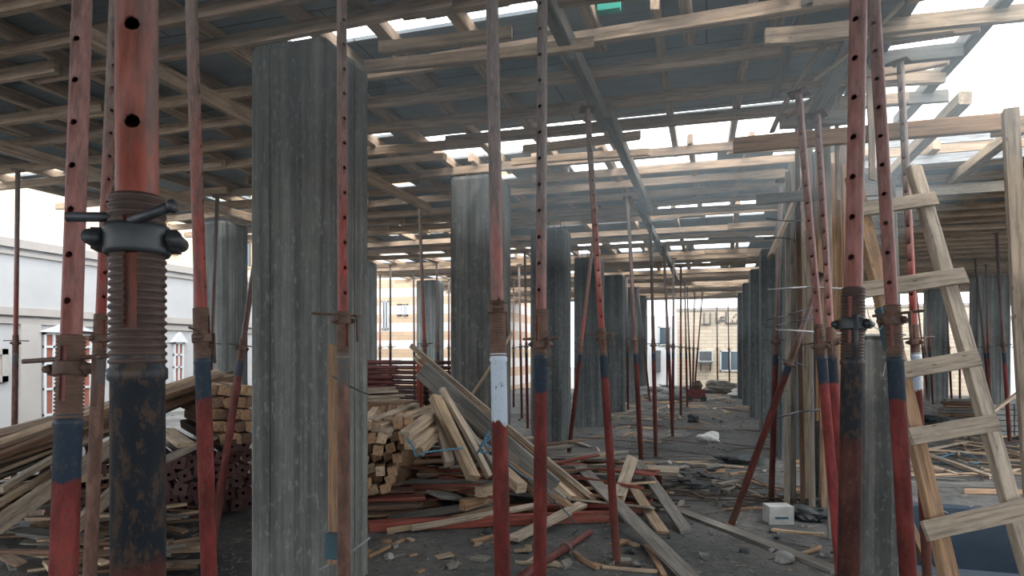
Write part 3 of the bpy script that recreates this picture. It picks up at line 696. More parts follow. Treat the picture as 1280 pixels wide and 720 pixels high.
# ---------------------------------------------------------------- ladder
def ladder():
    e = bpy.data.objects.new('wooden_ladder', None); COL.objects.link(e); tag(e, 'rough site-made wooden ladder of sawn timber with wide plank rungs', 'ladder')
    lb = P(1181, 700, 3.22); lt = P(1066, 222, 3.95); rb = P(1282, 700, 3.22); rt = P(1142, 210, 3.95)
    def ext(t, b): d = (t-b)/(t.z-b.z); return b + d*(0-b.z)
    l0, r0 = ext(lt, lb), ext(rt, rb); e.location = l0
    bpy.context.view_layer.update()
    for a, b, m in ((l0, lt, W_ORANGE), (r0, rt, W_LADDER)):
        o = board('rail', a-l0, b-l0, .05, .085, m, None, None, roll=math.pi/2, parent=e)
    n = (rt-lt).cross(lb-lt).normalized()
    if n.y > 0: n = -n
    def onl(px, py, off=.045):
        r = ray(px, py); o = Vector((0, 0, EYE)); q = lt + n*off
        return o + r*((q-o).dot(n)/r.dot(n))
    for (a, b, w) in (((1072, 263), (1170, 248), .085), ((1076, 363), (1207, 344), .095), ((1128, 463), (1224, 447), .09), ((1138, 546), (1247, 528), .09), ((1156, 664), (1300, 632), .10)):
        A, B = onl(*a), onl(*b); d = (B-A)
        x = d.normalized(); y = n; z = x.cross(y)*-1
        o = link('rung', board_mesh(d.length, .025, w, True, .002, .1), W_LADDER, e)
        if z.z < 0: z = -z
        y = z.cross(x)
        o.location = A-l0; o.rotation_mode = 'QUATERNION'; o.rotation_quaternion = Matrix((x, y, z)).transposed().to_quaternion()
    def onrail(py):
        lo, hi = 0., 1.
        for _ in range(30):
            m_ = (lo+hi)/2; q = lb+(lt-lb)*m_; dd = -q.x*ST+q.y*CT; yy_ = 440-(q.z-EYE)*F/dd
            if yy_ > py: lo = m_
            else: hi = m_
        return lb+(lt-lb)*lo
    A, B = onrail(437), onrail(386)
    o = board('blue_painted_patch', A-l0, B-l0, .056, .090, BLUEP, None, None, roll=math.pi/2, parent=e, bow=0, cut=0); o['label'] = 'blue paint patch on the rail'
ladder()

# ---------------------------------------------------------------- piles
def pl(a, b, w, t, mat, la, roll=0, cat='plank', grp=None, name='timber_plank', **k):
    return board(name, P(*a), P(*b), w, t, mat, la, cat, grp, roll=roll, **k)
# leaning planks of the middle heap
pl((514, 432, 6.75), (748, 628, 6.1), .045, .05, W_LADDER, 'topmost long batten leaning from the stacked props down to the floor', cat='batten', name='timber_batten')
pl((519, 446, 6.65), (716, 622, 6.05), .07, .05, W_FRESH, 'second long tan plank of the leaning sheaf in the middle heap')
pl((526, 450, 6.6), (730, 626, 6.15), .05, .04, W_BROWN, 'brown plank between the two topmost leaning timbers')
pl((527, 462, 6.45), (692, 610, 5.95), .04, .19, W_GREY, 'wide grey plank on edge, broadest of the leaning sheaf')
pl((560, 500, 6.3), (705, 625, 5.95), .05, .07, W_GREY, 'grey batten beneath the wide leaning plank', cat='batten', name='timber_batten')
pl((590, 545, 6.2), (722, 640, 5.9), .08, .05, W_BROWN, 'lowest brown plank of the leaning sheaf')
pl((536, 476, 6.55), (668, 606, 6.1), .05, .06, W_BROWN, 'dark brown batten beneath the broadest leaning plank', cat='batten', name='timber_batten')
pl((700, 590, 6.6), (752, 632, 6.05), .06, .04, W_LADDER, 'short pale batten beside the foot of the leaning sheaf', cat='batten', name='timber_batten')
pl((544, 497, 6.05), (592, 598, 5.6), .10, .09, W_FRESH, 'thick rounded timber leaning in the heap, cut end showing', cat='beam', name='timber_beam')
pl((552, 486, 6.1), (612, 596, 5.7), .06, .05, W_LADDER, 'batten leaning along the thick rounded timber', cat='batten', name='timber_batten')
pl((556, 496, 6.15), (622, 590, 5.8), .05, .04, W_GREY, 'grey batten leaning beside the thick rounded timber', cat='batten', name='timber_batten')
pl((548, 520, 6.1), (562, 580, 5.7), .09, .07, W_LADDER, 'short upright timber with a square cut end in the heap', cat='beam', name='timber_beam')
pl((556, 532, 6.2), (523, 564, 5.5), .10, .07, W_FRESH, 'squared timber pointing out beneath the batten ends', cat='beam', name='timber_beam')
pl((612, 575, 6.0), (652, 610, 5.5), .10, .09, W_FRESH, 'thick timber stub with sawn end beside the white-banded prop', cat='beam', name='timber_beam')
pl((640, 560, 6.3), (672, 612, 6.0), .05, .05, W_GREY, 'short grey batten behind the white-banded prop', cat='batten', name='timber_batten')
# bundle of battens, ends out
gb = 'square batten in the tied bundle, its sawn end facing out'
dirb = ray(512, 440).normalized()
c0 = P(512, 560, 5.55)
side = Vector((dirb.y, -dirb.x, 0))
bm_ = None
for r_ in range(7):
    z = .345 + r_*.095
    n = 8
    for k in range(n):
        s = -k*.094 + R.uniform(-.012, .012) - (6-r_)*.035
        p = Vector((c0.x, c0.y, z)) + side*s + dirb*R.uniform(-.16, .16)
        board('timber_batten', p, p+dirb*R.uniform(1.5, 1.75)+Vector((0, 0, R.uniform(-.01, .01))), .080, .080, W_ORANGE if R.random() < .7 else W_RUN,
              gb, 'batten', 'battens in the tied bundle behind the largest column', roll=R.uniform(-.35, .35), cut=.25)
for i, (a, b) in enumerate((((470, 536, 5.5), (548, 508, 6.7)), ((478, 543, 5.45), (540, 514, 6.5)), ((505, 545, 5.4), (545, 516, 6.2)), ((462, 530, 5.6), (520, 508, 6.9)), ((512, 556, 5.4), (552, 530, 6.2)))):
    pl(a, b, .10, .08, W_LADDER if i % 2 else W_FRESH, ('first', 'second', 'third', 'fourth', 'fifth')[i] + ' loose pale timber lying over the tied batten bundle', cat='batten', name='timber_batten')
for i in range(9):
    q = Vector((c0.x, c0.y, .04+.03*i)) - side*(.25+.05*(i % 3)) + dirb*(.15+.17*(i % 5))
    board('timber_plank', q - side*.75, q + side*(.75-.06*i), .12, .028, W_BROWN if i % 3 else W_RED, 'dark plank laid flat beneath the tied batten bundle', 'plank', 'planks bearing the tied batten bundle')
for i in range(8):
    o_ = i*7
    pl((524+o_*.5, 450+o_*1.4, 6.55+.02*i), (735-o_*1.0, 627+R.uniform(-3, 4), 6.15-.01*i), R.choice([.03, .05]), R.choice([.03, .045]), (W_BROWN, W_FRESH, W_GREY, W_BROWN)[i % 4],
       'thin lath lying within the leaning sheaf of planks', cat='lath', grp='laths within the leaning sheaf', name='wooden_lath')
# boards on the stack edge beside column A
for i, (y_, L) in enumerate(((485, 490), (489, 497), (494, 505), (498, 500))):
    pl((450, y_+2, 7.3), (L, y_, 7.3), .12, .03, W_LADDER, ('topmost', 'second', 'third', 'lowest')[i] + ' short board end stacked below the red prop stack')
a = P(462, 515, 7.3); tag(MB().box(a.x-.1, a.y, 0, a.x+.34, a.y+.6, a.z+.10).build('board_crate', W_ORANGE), 'plywood box under the short boards by the largest column', 'box')
# stacked props seen lengthwise
sp_out = MB().tube((0, 0, 0), (1.55, 0, 0), .030, 14, False); sp_in = MB().tube((1.45, 0, 0), (2.35, 0, 0), .024, 12)
me_o = mesh('outer_tube', sp_out.v, sp_out.f); me_i = mesh('inner_tube', sp_in.v, sp_in.f)
for me in (me_o, me_i):
    for p in me.polygons: p.use_smooth = len(p.vertices) == 4
REDP = mat_plain('faded_red_tube', (.15, .03, .025), .6, 0, .6, 6); REDP2 = mat_plain('dark_red_tube', (.085, .03, .025), .6, 0, .5, 6)
me_o.materials.append(REDP); me_i.materials.append(REDP2)
pm = plate_mesh(.055); pm.materials.append(REDP2)
def lying(loc, q, label, group, plates=True, inner=True):
    e = bpy.data.objects.new('stacked_prop', None); COL.objects.link(e); tag(e, label, 'steel prop', group)
    e.location = loc; e.rotation_mode = 'QUATERNION'; e.rotation_quaternion = q
    link('outer_tube', me_o, None, e)
    if inner: link('inner_tube', me_i, None, e)
    if plates:
        p = link('base_plate', pm, None, e); p.rotation_euler = (0, math.pi/2, 0); p.location = (-.006, 0, 0)
        p.rotation_euler.x = R.uniform(-.3, .3)
    return e
k = 0
xr = P(566, 450, 8.2)
for r_ in range(22):
    for j in range(3 if r_ > 12 else 1):
        x = xr.x - 2.35 + R.uniform(-.12, .05); yv = xr.y + .0 + j*.068 + (r_ % 2)*.03
        lying((x, yv, .035+r_*.0655), Quaternion((0, 0, 1), R.uniform(-.01, .01)), 'dark red steel prop lying in the chest-high stack behind the batten bundle', 'props stacked lengthwise behind the battens', plates=False)
for (x, la) in ((-3.55, 'upright stake holding back the stacked red props'), (-4.6, 'hidden upright stake at the other end of the stacked props')):
    board('timber_post', (x, xr.y-.09, 0), (x+.02, xr.y-.08, 1.45), .06, .09, W_RED, la, 'post')

# left: props stacked end-on with square plates
e0 = PZ(205, 655, 0); e1 = PZ(312, 640, 0)
ax = (e1-e0).normalized(); away = Vector((-ax.y, ax.x, 0))
if away.y < 0: away = -away
q = frame_q(away)
for r_ in range(6):
    for k in range(-7, 7):
        if r_ >= 5 and k % 3 == 0: continue
        p = e0 + ax*(k*.122 + (r_ % 2)*.061 + R.uniform(-.015, .015)) + away*R.uniform(-.04, .10); p.z = .075+r_*.115+R.uniform(-.01, .01)
        lying(p, q @ Quaternion((1, 0, 0), R.uniform(-.4, .4)), 'rusty prop stacked with its square holed foot plate facing out under the plank heap', 'props stacked end-on under the plank heap', inner=False)
for r_ in range(5):
    for k in range(4):
        p = P(268+k*14+(r_ % 2)*6, 548-r_*15, 6.1); p2 = p + away*1.6
        board('timber_block', p, p2, .10, .095, W_ORANGE if (r_+k) % 3 else W_BROWN, 'timber with weathered sawn end showing above the end-on props', 'batten', 'timber ends above the end-on props', roll=R.uniform(-.3, .3))
# left heap of planks
lab = {0: 'plank in the upper layers of the long sloping heap before the pale wall', 1: 'plank in the lower layers of the long sloping heap near the thickest prop'}
for i in range(15):
    for j in range(4):
        u = i/14
        a = (-60+R.uniform(-40, 30), 566+u*88+R.uniform(-5, 5), 4.5+j*.22+R.uniform(-.15, .15)); b = (306+R.uniform(-40, 0)-u*90, 466+u*62+R.uniform(-5, 5)-j*1.5, 7.0+j*.3)
        if u > .6: b = (190+R.uniform(-50, 20), 575+(u-.6)*60+R.uniform(-6, 6), 6.0+j*.2)
        kk = 0 if u < .5 else 1
        pl(a, b, R.choice([.05, .09, .12, .15]), R.choice([.022, .03, .05]), R.choice([W_BROWN, W_BROWN, W_BROWN, W_BROWN, W_GREY, W_RUN, W_FRESH]), lab[kk], grp=('upper planks of the sloping heap', 'lower planks of the sloping heap')[kk], roll=R.uniform(-.25, .25), bow=.03)
pl((-20, 668, 4.1), (148, 552, 5.4), .03, .12, W_LADDER, 'wide pale plank slanting up across the sloping heap behind the slim prop', roll=-.25)
pl((84, 668, 4.3), (160, 598, 5.0), .04, .10, W_LADDER, 'pale plank slanting up between the slim prop and the thickest prop')
pl((-20, 640, 4.2), (90, 575, 5.2), .05, .04, W_FRESH, 'pale batten above the wide slanting plank', cat='batten', name='timber_batten')
pl((0, 612, 4.3), (110, 548, 5.4), .05, .04, W_LADDER, 'thin light batten on the face of the sloping heap', cat='batten', name='timber_batten')
pl((208, 538, 5.6), (232, 556, 5.0), .12, .04, W_FRESH, 'short pale board end poking out of the sloping heap')
pl((190, 582, 5.2), (300, 530, 6.6), .10, .03, W_GREY, 'grey plank along the foot of the sloping heap above the end-on props')
pl((30, 552, 6.2), (300, 470, 8.4), .10, .03, W_GREY, 'grey topmost plank along the crest of the sloping heap')
pl((24, 545, 6.6), (70, 535, 7.4), .12, .05, W_FRESH, 'tan board on the crest by the lone slim prop')
pl((202, 708, 4.6), (262, 680, 5.3), .12, .03, W_GREY, 'grey plank lying on the floor before the end-on props')
# debris boards at bottom left
for i in range(110):
    p = PZ(R.uniform(-30, 200), R.uniform(612, 735), 0); a = R.uniform(-.5, 1.1); L = R.uniform(.2, .8)
    z = .02+R.uniform(0, .18)
    board('broken_board', (p.x, p.y, z), (p.x+math.cos(a)*L, p.y+math.sin(a)*L, z+R.uniform(-.03, .06)), R.choice([.04, .07, .1]), R.choice([.015, .025]), R.choice([W_BROWN, W_BROWN, W_GREY, W_RUN]),
          'broken board among the scrap wood at the foot of the sloping heap', 'scrap wood', 'scrap boards at the foot of the sloping heap', roll=R.uniform(-.2, .2))

# low boards of the middle heap
low = [((462, 668, 5.5), (770, 652, 5.85), .05, .10, W_RED, 'lower long red painted beam on the floor before the middle heap', 0),
       ((560, 652, 6.0), (813, 634, 6.1), .07, .10, W_RED, 'upper red painted beam with its end under the crossed boards', 0),
       ((484, 650, 5.7), (614, 630, 6.0), .12, .025, W_GREY, 'grey plank across the dark hollow of the middle heap', .3),
       ((515, 660, 5.45), (668, 632, 5.8), .05, .03, W_LADDER, 'narrow whitish plank lying over the red beams', .5),
       ((484, 664, 5.45), (620, 636, 5.8), .06, .03, W_FRESH, 'thin tan plank above the whitish one', .2),
       ((543, 618, 5.8), (592, 624, 6.2), .16, .03, W_GREY, 'short grey board end poking out of the heap hollow', .2),
       ((578, 632, 5.7), (612, 622, 6.1), .09, .09, W_ORANGE, 'squared block end resting on the low boards', 0),
       ((600, 615, 5.8), (625, 608, 6.2), .10, .09, W_FRESH, 'thick block end beside the white-banded prop', 0),
       ((466, 630, 5.8), (512, 618, 6.3), .06, .04, W_RED, 'short reddish batten by the foot of the batten bundle', 0),
       ((463, 662, 5.6), (545, 626, 6.2), .08, .03, W_BROWN, 'dark brown plank sloping into the hollow of the heap', .4),
       ((640, 674, 5.15), (728, 630, 6.0), .11, .03, W_LADDER, 'pale plank slanting over the red beams beside the blue-banded prop', .1),
       ((461, 698, 4.8), (505, 677, 5.25), .025, .02, W_ORANGE, 'thin stick on the floor beside the largest column', 0),
       ((590, 677, 5.2), (618, 671, 5.35), .05, .02, W_ORANGE, 'short tan offcut on the floor before the white-banded prop', 0),
       ((724, 583, 6.9), (872, 735, 4.2), .115, .035, W_GREY, 'long grey plank running out over the floor towards the camera', .2),
       ((791, 572, 6.6), (770, 632, 5.9), .12, .03, W_LADDER, 'tan plank crossing over the long grey plank behind the leaning red prop', -.2),
       ((796, 576, 6.9), (858, 668, 5.45), .11, .03, W_GREY, 'grey plank slanting down to the open floor', .1),
       ((783, 596, 6.6), (829, 670, 5.42), .10, .03, W_FRESH, 'tan knotted plank between the two grey slanting planks', .1),
       ((834, 634, 6.35), (1046, 718, 4.48), .10, .03, W_GREY, 'longest grey plank lying on the open floor towards the short pier', .1),
       ((718, 693, 4.88), (747, 713, 4.55), .03, .03, W_ORANGE, 'short splintered stick by the foot of the leaning red prop', 0),
       ((753, 711, 4.58), (822, 717, 4.48), .03, .02, W_FRESH, 'thin tan batten on the floor beside the leaning prop foot', 0),
       ((644, 705, 4.68), (706, 710, 4.6), .02, .02, W_FRESH, 'thin tan stick between the two middle props', 0),
       ((808, 684, 5.08), (830, 722, 4.4), .04, .02, W_ORANGE, 'orange lath beneath the long grey plank', 0),
       ((652, 592, 6.9), (760, 582, 7.1), .12, .03, W_LADDER, 'pale plank lying behind the sheaf of leaning planks', 0),
       ((702, 582, 7.2), (768, 566, 8.0), .05, .03, W_FRESH, 'tan lath on the floor before the third column', 0),
       ((1030, 668, 5.0), (966, 662, 5.3), .05, .02, W_FRESH, 'tan batten lying beside the printed carton', 0),
       ((1003, 692, 4.85), (1026, 683, 5.0), .03, .02, W_ORANGE, 'little orange stick before the printed carton', 0),
       ((846, 578, 8.9), (930, 584, 8.5), .06, .02, W_FRESH, 'tan lath on the floor beyond the tangle of bars', 0),
       ((1150, 565, 9.5), (1240, 598, 7.8), .07, .04, W_LADDER, 'pale batten crossing the floor behind the ladder', 0),
       ((1160, 562, 10), (1212, 552, 10.9), .05, .03, W_LADDER, 'short pale batten meeting the long one behind the ladder', 0),
       ((1250, 560, 10), (1300, 575, 9), .05, .03, W_FRESH, 'tan batten by the ladder rail towards the picture edge', 0),
       ((1234, 520, 8.6), (1290, 478, 8.4), .10, .03, W_FRESH, 'tan plank leaning up beyond the ladder rail', 0),
       ((1120, 608, 7.4), (1260, 606, 7.3), .10, .05, W_GREY, 'dark grey plank along the far rim of the sunken opening', 0),
       ((1205, 618, 7.0), (1300, 616, 6.9), .06, .05, W_BROWN, 'brown batten at the far rim behind the ladder', 0)]
for (a, b, w, t, m, la, roll) in low:
    A, B = P(*a), P(*b)
    for v in (A, B): v.z = max(v.z, t/2+.003)
    board('timber_plank', A, B, w, t, m, la, 'plank', roll=roll)
# fill below the leaning sheaf and the hollow
for i in range(110):
    p = PZ(R.uniform(480, 700), R.uniform(594, 648), 0); a = R.uniform(-.5, .8) ; L = R.uniform(.5, 1.3); z = .03+R.random()*.28
    board('broken_board', (p.x, p.y+.3, z), (p.x+math.cos(a)*L, p.y+.3+math.sin(a)*L, z+R.uniform(-.02, .12)), R.choice([.05, .09, .13]), R.choice([.02, .03]), R.choice([W_GREY, W_BROWN, W_BROWN, W_RED, W_RUN]),
          'broken board tangled in the hollow under the leaning sheaf', 'scrap wood', 'scrap boards in the hollow of the middle heap', roll=R.uniform(-.3, .3))
# low bench of boards
b = PZ(823, 612, 0); bench = bpy.data.objects.new('board_trestle', None); COL.objects.link(bench); bench.location = b
tag(bench, 'low makeshift trestle with a slab top behind the slanting grey planks', 'trestle')
MB().box(-.35, -.15, .19, .22, .25, .23).build('top', W_LADDER, bench); MB().box(-.04, -.04, 0, .04, .04, .19).build('leg', W_RED, bench); MB().box(-.3, .1, 0, -.22, .18, .19).build('leg', W_BROWN, bench)
# prop lying on the floor
a, b = PZ(650, 722, .035), PZ(738, 665, .035); d = b-a
e = bpy.data.objects.new('fallen_prop', None); COL.objects.link(e); tag(e, 'red steel prop lying on the floor behind the blue-banded prop', 'steel prop')
e.location = a; e.rotation_mode = 'QUATERNION'; e.rotation_quaternion = frame_q(d); L = d.length
MB().tube((0, 0, 0), (L*.6, 0, 0), .030, 14).build('outer_tube', REDP, e, True); MB().tube((L*.55, 0, 0), (L, 0, 0), .024, 12).build('inner_tube', REDP, e, True)
MB().tube((L*.58, 0, 0), (L*.62, 0, 0), .045, 14).build('collar', CAST, e)
# blue rope ties
curve_pts([P(508, 548, 5.35), P(516, 558, 5.3), P(520, 570, 5.3), P(530, 566, 5.3), P(560, 562, 5.5), P(578, 560, 5.6)], .008, BLUEROPE, 'blue_rope', 'blue rope strand tying the batten bundle', 'rope')
curve_pts([P(596, 568, 5.75), P(604, 552, 5.7), P(612, 538, 5.7), P(606, 556, 5.7), P(620, 560, 5.75), P(604, 566, 5.7), P(600, 560, 5.7), P(616, 545, 5.7)], .008, BLUEROPE, 'blue_rope', 'knotted blue rope on the wide leaning plank', 'rope')
curve_pts([P(632, 575, 5.75), P(650, 592, 5.75), P(668, 602, 5.75), P(690, 618, 5.8)], .007, BLUEROPE, 'blue_rope', 'blue rope running behind the white-banded prop', 'rope')
curve_pts([P(695, 628, 5.6), P(712, 645, 5.6), P(722, 660, 5.4), P(716, 668, 5.4)], .006, BLUEP, 'blue_rope', 'dark blue cord drooping over the red beams', 'rope')
curve_pts([PZ(1110, 568, .02), PZ(1130, 570, .02), PZ(1170, 572, .02), PZ(1200, 566, .02), PZ(1225, 577, .02), PZ(1200, 580, .02), PZ(1165, 578, .02)], .012, BLUEROPE, 'blue_hose', 'blue hose snaking on the floor behind the ladder', 'hose')

# ---------------------------------------------------------------- floor litter
def blob(name, c, sx, sy, sz, mat, label, cat, seed=1, amp=.25):
    bm = bmesh.new(); bmesh.ops.create_icosphere(bm, subdivisions=4, radius=1)
    rr = random.Random(seed); ph = [(rr.uniform(1, 4), rr.uniform(1, 4), rr.uniform(1, 4), rr.uniform(0, 6)) for _ in range(5)]
    for v in bm.verts:
        n = sum(math.sin(v.co.x*a+v.co.y*b+v.co.z*c_+p) for a, b, c_, p in ph)/5
        n += .55*mnoise.turbulence(v.co*1.7+Vector((seed, 0, 0)), 4, True)-.3; v.co *= 1+amp*n*1.9; v.co.x *= sx; v.co.y *= sy; v.co.z = max(v.co.z, -.7)*sz+.7*sz
    me = bpy.data.meshes.new(name); bm.to_mesh(me); bm.free()
    o = link(name, me, mat, None, False); o.location = c; return tag(o, label, cat)
blob('plastic_sack', PZ(887, 552, 0), .17, .13, .10, TARP, 'crumpled white plastic sack lying in the middle of the floor', 'sack', 3)
blob('dark_rubble', PZ(866, 528, 0), .12, .08, .10, DARKC, 'small dark lump of rubble beyond the white sack', 'rubble lump', 4)
blob('plastic_sack', PZ(930, 497, 0), .5, .3, .18, TARP, 'white sack heap before the brick building', 'sack', 5)
blob('tarpaulin', PZ(1015, 650, 0)+Vector((0, .05, 0)), .22, .16, .10, DARKC, 'black crumpled tarpaulin behind the printed carton', 'tarpaulin', 6, .35)
blob('tarpaulin', PZ(1165, 535, 0), .4, .25, .15, DARKC, 'dark tarpaulin bundle on the floor beyond the ladder', 'tarpaulin', 7, .3)
blob('tarpaulin', PZ(925, 580, 0), .3, .14, .08, DARKC, 'dark cloth scrap on the floor left of the thin dark prop', 'cloth', 8, .4)
blob('cement_lump', PZ(980, 703, 0), .07, .05, .05, BLOCK, 'grey cement lump near the longest plank', 'rubble lump', 9)
a = PZ(962, 656, 0); cb = MB(); cb.box(0, 0, 0, .22, .16, .16); o = cb.build('printed_carton', CARD); o.location = a; o.rotation_euler = (0, 0, .3); tag(o, 'white printed carton sitting on the floor near the raking strut', 'carton')
MB().box(.05, -.002, .05, .17, 0, .07).build('blue_print', BLUEP, o)
def mat_sign(): return mat_plain('dark_metal_sign', (.12, .11, .10), .6)
# bottle
bo = PZ(741, 531, 0)
o = MB().lathe([(.0, 0), (.05, 0), (.055, .02), (.055, .19), (.045, .215), (.02, .24), (.02, .27), (0, .27)], 16).build('plastic_bottle', mat_plain('bottle_plastic', (.22, .27, .30), .25), None, True)
o.location = bo; tag(o, 'clear plastic bottle on the floor by the fourth column', 'bottle')
MB().lathe([(.0, .30), (.022, .30), (.022, .265), ], 12).build('cap', BLUEP, o)
# scattered scraps, rods and blocks, nearest first
def scatter(n, xr, yr, fn):
    for _ in range(n):
        px, py = R.uniform(*xr), R.uniform(*yr); fn(PZ(px, py, 0))
def stick(lab, grp, mats, lo=.12, hi=.6):
    def f(p):
        if PX0-.1 < p.x < PX1+.1 and PYN-.4 < p.y < PYF+.1: return
        a = R.uniform(0, math.pi); L = R.uniform(lo, hi); t = R.uniform(.01, .03); z = t/2+.002
        dx, dy = math.cos(a)*L/2, math.sin(a)*L/2
        board('wood_offcut', (p.x-dx, p.y-dy, z), (p.x+dx, p.y+dy, z+R.choice([0, 0, .02])), R.choice([.03, .05, .08]), t, R.choice(mats), lab, 'wood offcut', grp, near=False, cut=.3, bow=0)
    return f
def rodf(lab, grp):
    def f(p):
        if PX0-.1 < p.x < PX1+.1 and PYN-.4 < p.y < PYF+.1: return
        a = R.uniform(-.5, .5) + R.choice([0, 0, 1.2]); L = R.uniform(.5, 1.6); r = R.choice([.006, .008])
        pts = [(p.x+math.cos(a)*L*(u-.5), p.y+math.sin(a)*L*(u-.5)+R.uniform(-.03, .03), r+.002+R.uniform(0, .03)) for u in (0, .33, .66, 1)]
        tag(MB().poly(pts, r, 5).build('rebar_rod', RUSTBAR, None, True), lab, 'steel bar', grp)
    return f
def lump(lab, grp):
    def f(p):
        if PX0-.1 < p.x < PX1+.1 and PYN-.4 < p.y < PYF+.1: return
        s = R.choice([.012, .016, .02, .03, .045]); m = MB(); bm = bmesh.new(); bmesh.ops.create_icosphere(bm, subdivisions=1, radius=s)
        for v in bm.verts: v.co *= R.uniform(.65, 1.2); v.co.z = max(v.co.z*.7, -s*.3)
        me = bpy.data.meshes.new('rubble_lump'); bm.to_mesh(me); bm.free()
        o = link('rubble_lump', me, R.choice([BLOCK, DARKC, CONC_L])); o.location = (p.x, p.y, s*.3); tag(o, lab, 'rubble', grp)
    return f
scatter(30, (460, 800), (672, 718), stick('splinter of wood on the open floor near the camera', 'splinters on the near floor', [W_FRESH, W_ORANGE, W_GREY], .03, .13))
scatter(110, (640, 1060), (515, 640), stick('small wood offcut on the floor of the aisle', 'offcuts in the aisle', [W_FRESH, W_ORANGE, W_GREY, W_BROWN], .15, .7))
scatter(110, (700, 960), (492, 525), stick('board piece in the litter at the far end of the aisle', 'board pieces at the aisle end', [W_FRESH, W_GREY, W_BROWN, W_RUN], .4, 1.6))
scatter(100, (1080, 1290), (498, 600), stick('board piece on the floor behind the ladder', 'board pieces behind the ladder', [W_FRESH, W_GREY, W_BROWN, W_RUN], .3, 1.3))
scatter(50, (760, 1010), (530, 640), rodf('thin bent steel bar in the tangle on the aisle floor', 'bent bars on the aisle floor'))
scatter(36, (1090, 1280), (520, 600), rodf('thin steel bar on the floor behind the ladder', 'bars behind the ladder'))
scatter(90, (820, 1060), (570, 700), lump('small rubble lump in the dark debris near the raking strut', 'rubble by the raking strut'))
scatter(40, (640, 1040), (490, 560), lump('small rubble lump far along the aisle', 'rubble along the aisle'))
scatter(16, (460, 800), (655, 716), lump('small rubble lump on the floor near the camera', 'rubble on the near floor'))
m = MB()
for _ in range(5200):
    px, py = R.uniform(0, 1280), 475+245*R.random()**.8; p = PZ(px, py, 0)
    if PX0-.1 < p.x < PX1+.1 and PYN-.25 < p.y < PYF+.1 or p.y > 26 or p.x < -13 : continue
    d_ = (720-440)/(py-440); s_ = R.uniform(.004, .011)*min(d_, 5)**.75; a = R.uniform(0, 3.14); l_ = s_*R.choice([1, 1.5, 3, 5]); c_, n_ = math.cos(a), math.sin(a); h_ = s_*R.uniform(.3, .7)
    q = [(p.x+c_*u-n_*v, p.y+n_*u+c_*v, 0) for u, v in ((-l_, -s_), (l_, -s_*.6), (l_*.8, s_), (-l_, s_*.7))]
    m.add(q+[(x_, y_, h_*R.uniform(.6, 1)) for x_, y_, _z in q], [[0, 3, 2, 1], [4, 5, 6, 7], [0, 1, 5, 4], [1, 2, 6, 5], [2, 3, 7, 6], [3, 0, 4, 7]])
mm, nt_, b_ = newmat('mixed_grit', .95)
c_ = ramp(nt_, [(.35, (.03, .032, .035)), (.45, (.10, .10, .10)), (.55, (.13, .11, .09)), (.70, (.26, .21, .16))], noise(nt_, coords(nt_), 9, 3, .8)).outputs[0]; nt_.links.new(c_, b_.inputs['Base Color'])
tag(m.build('wood_chip_litter', mm), 'fine litter of wood chips and grit strewn over the whole floor', 'litter', kind='stuff')
# dark heap of chips left of the raking strut
for i in range(26):
    p = PZ(R.uniform(845, 905), R.uniform(590, 618), 0); a = R.uniform(0, 3.1); L = R.uniform(.1, .3); z = R.uniform(.02, .10)
    board('charred_chip', (p.x, p.y, z), (p.x+math.cos(a)*L, p.y+math.sin(a)*L, z+R.uniform(-.015, .04)), .07, .02, R.choice([DARKC, W_GREY, DARKC]), 'dark chip in the small heap on the aisle floor', 'scrap wood', 'dark chips in the small heap', near=False, bow=0)
# block stacks far right, red machine and heaps at the far end
for r_ in range(6):
    for k in range(2):
        p = PZ(1240, 545, 0)+Vector((k*.36, 0, 0)); tag(MB().box(p.x, p.y, r_*.1+.0, p.x+.34, p.y+.3, r_*.1+.085).build('concrete_block', BLOCK), 'grey block in the low stack beyond the ladder', 'block', 'blocks stacked beyond the ladder')
for r_ in range(6):
    p = PZ(1192, 520, 0); dx = R.uniform(-.08, .08); tag(MB().box(p.x+dx-.2, p.y, r_*.07, p.x+dx+.75, p.y+.3, r_*.07+.055).build('timber_plank', R.choice([W_GREY, W_BROWN])), 'short plank in the small stack behind the ladder rail', 'plank', 'short planks stacked behind the ladder')
a = PZ(872, 502, 0); e = bpy.data.objects.new('cement_mixer', None); COL.objects.link(e); e.location = a; tag(e, 'small red site machine at the far end of the aisle', 'site machine')
e.scale = (.6, .6, .6)
MB().box(-.5, -.2, .25, .4, .2, .65).build('body', REDP, e); MB().box(-.55, -.25, .15, .45, .25, .25).build('chassis', REDP2, e)
for x in (-.4, .3): MB().tube((x, -.28, .16), (x, .28, .16), .16, 14).build('wheel', DARKC, e)
MB().lathe([(.0, .65), (.2, .65), (.26, .85), (.12, 1.1), (0, 1.1)], 14).build('drum', RUSTBAR, e)
for i, (px, py, s) in enumerate(((845, 497, .55), (832, 500, .4), (905, 492, .6), (816, 497, .5))):
    blob('rubble_heap', PZ(px, py, 0), s*1.3, s*.6, s*.45, (CONC_L, BLOCK, W_GREY, BLOCK)[i], ('pale rubble heap beside the red site machine', 'grey rubble heap behind the aisle props', 'low grey heap under the brick building window', 'rubble heap before the white wall')[i], 'rubble heap', 30+i, .3)

# ---------------------------------------------------------------- neighbouring buildings
def building(name, label, loc=(0, 0, 0)):
    e = bpy.data.objects.new(name, None); COL.objects.link(e); e.location = loc; return tag(e, label, 'building')
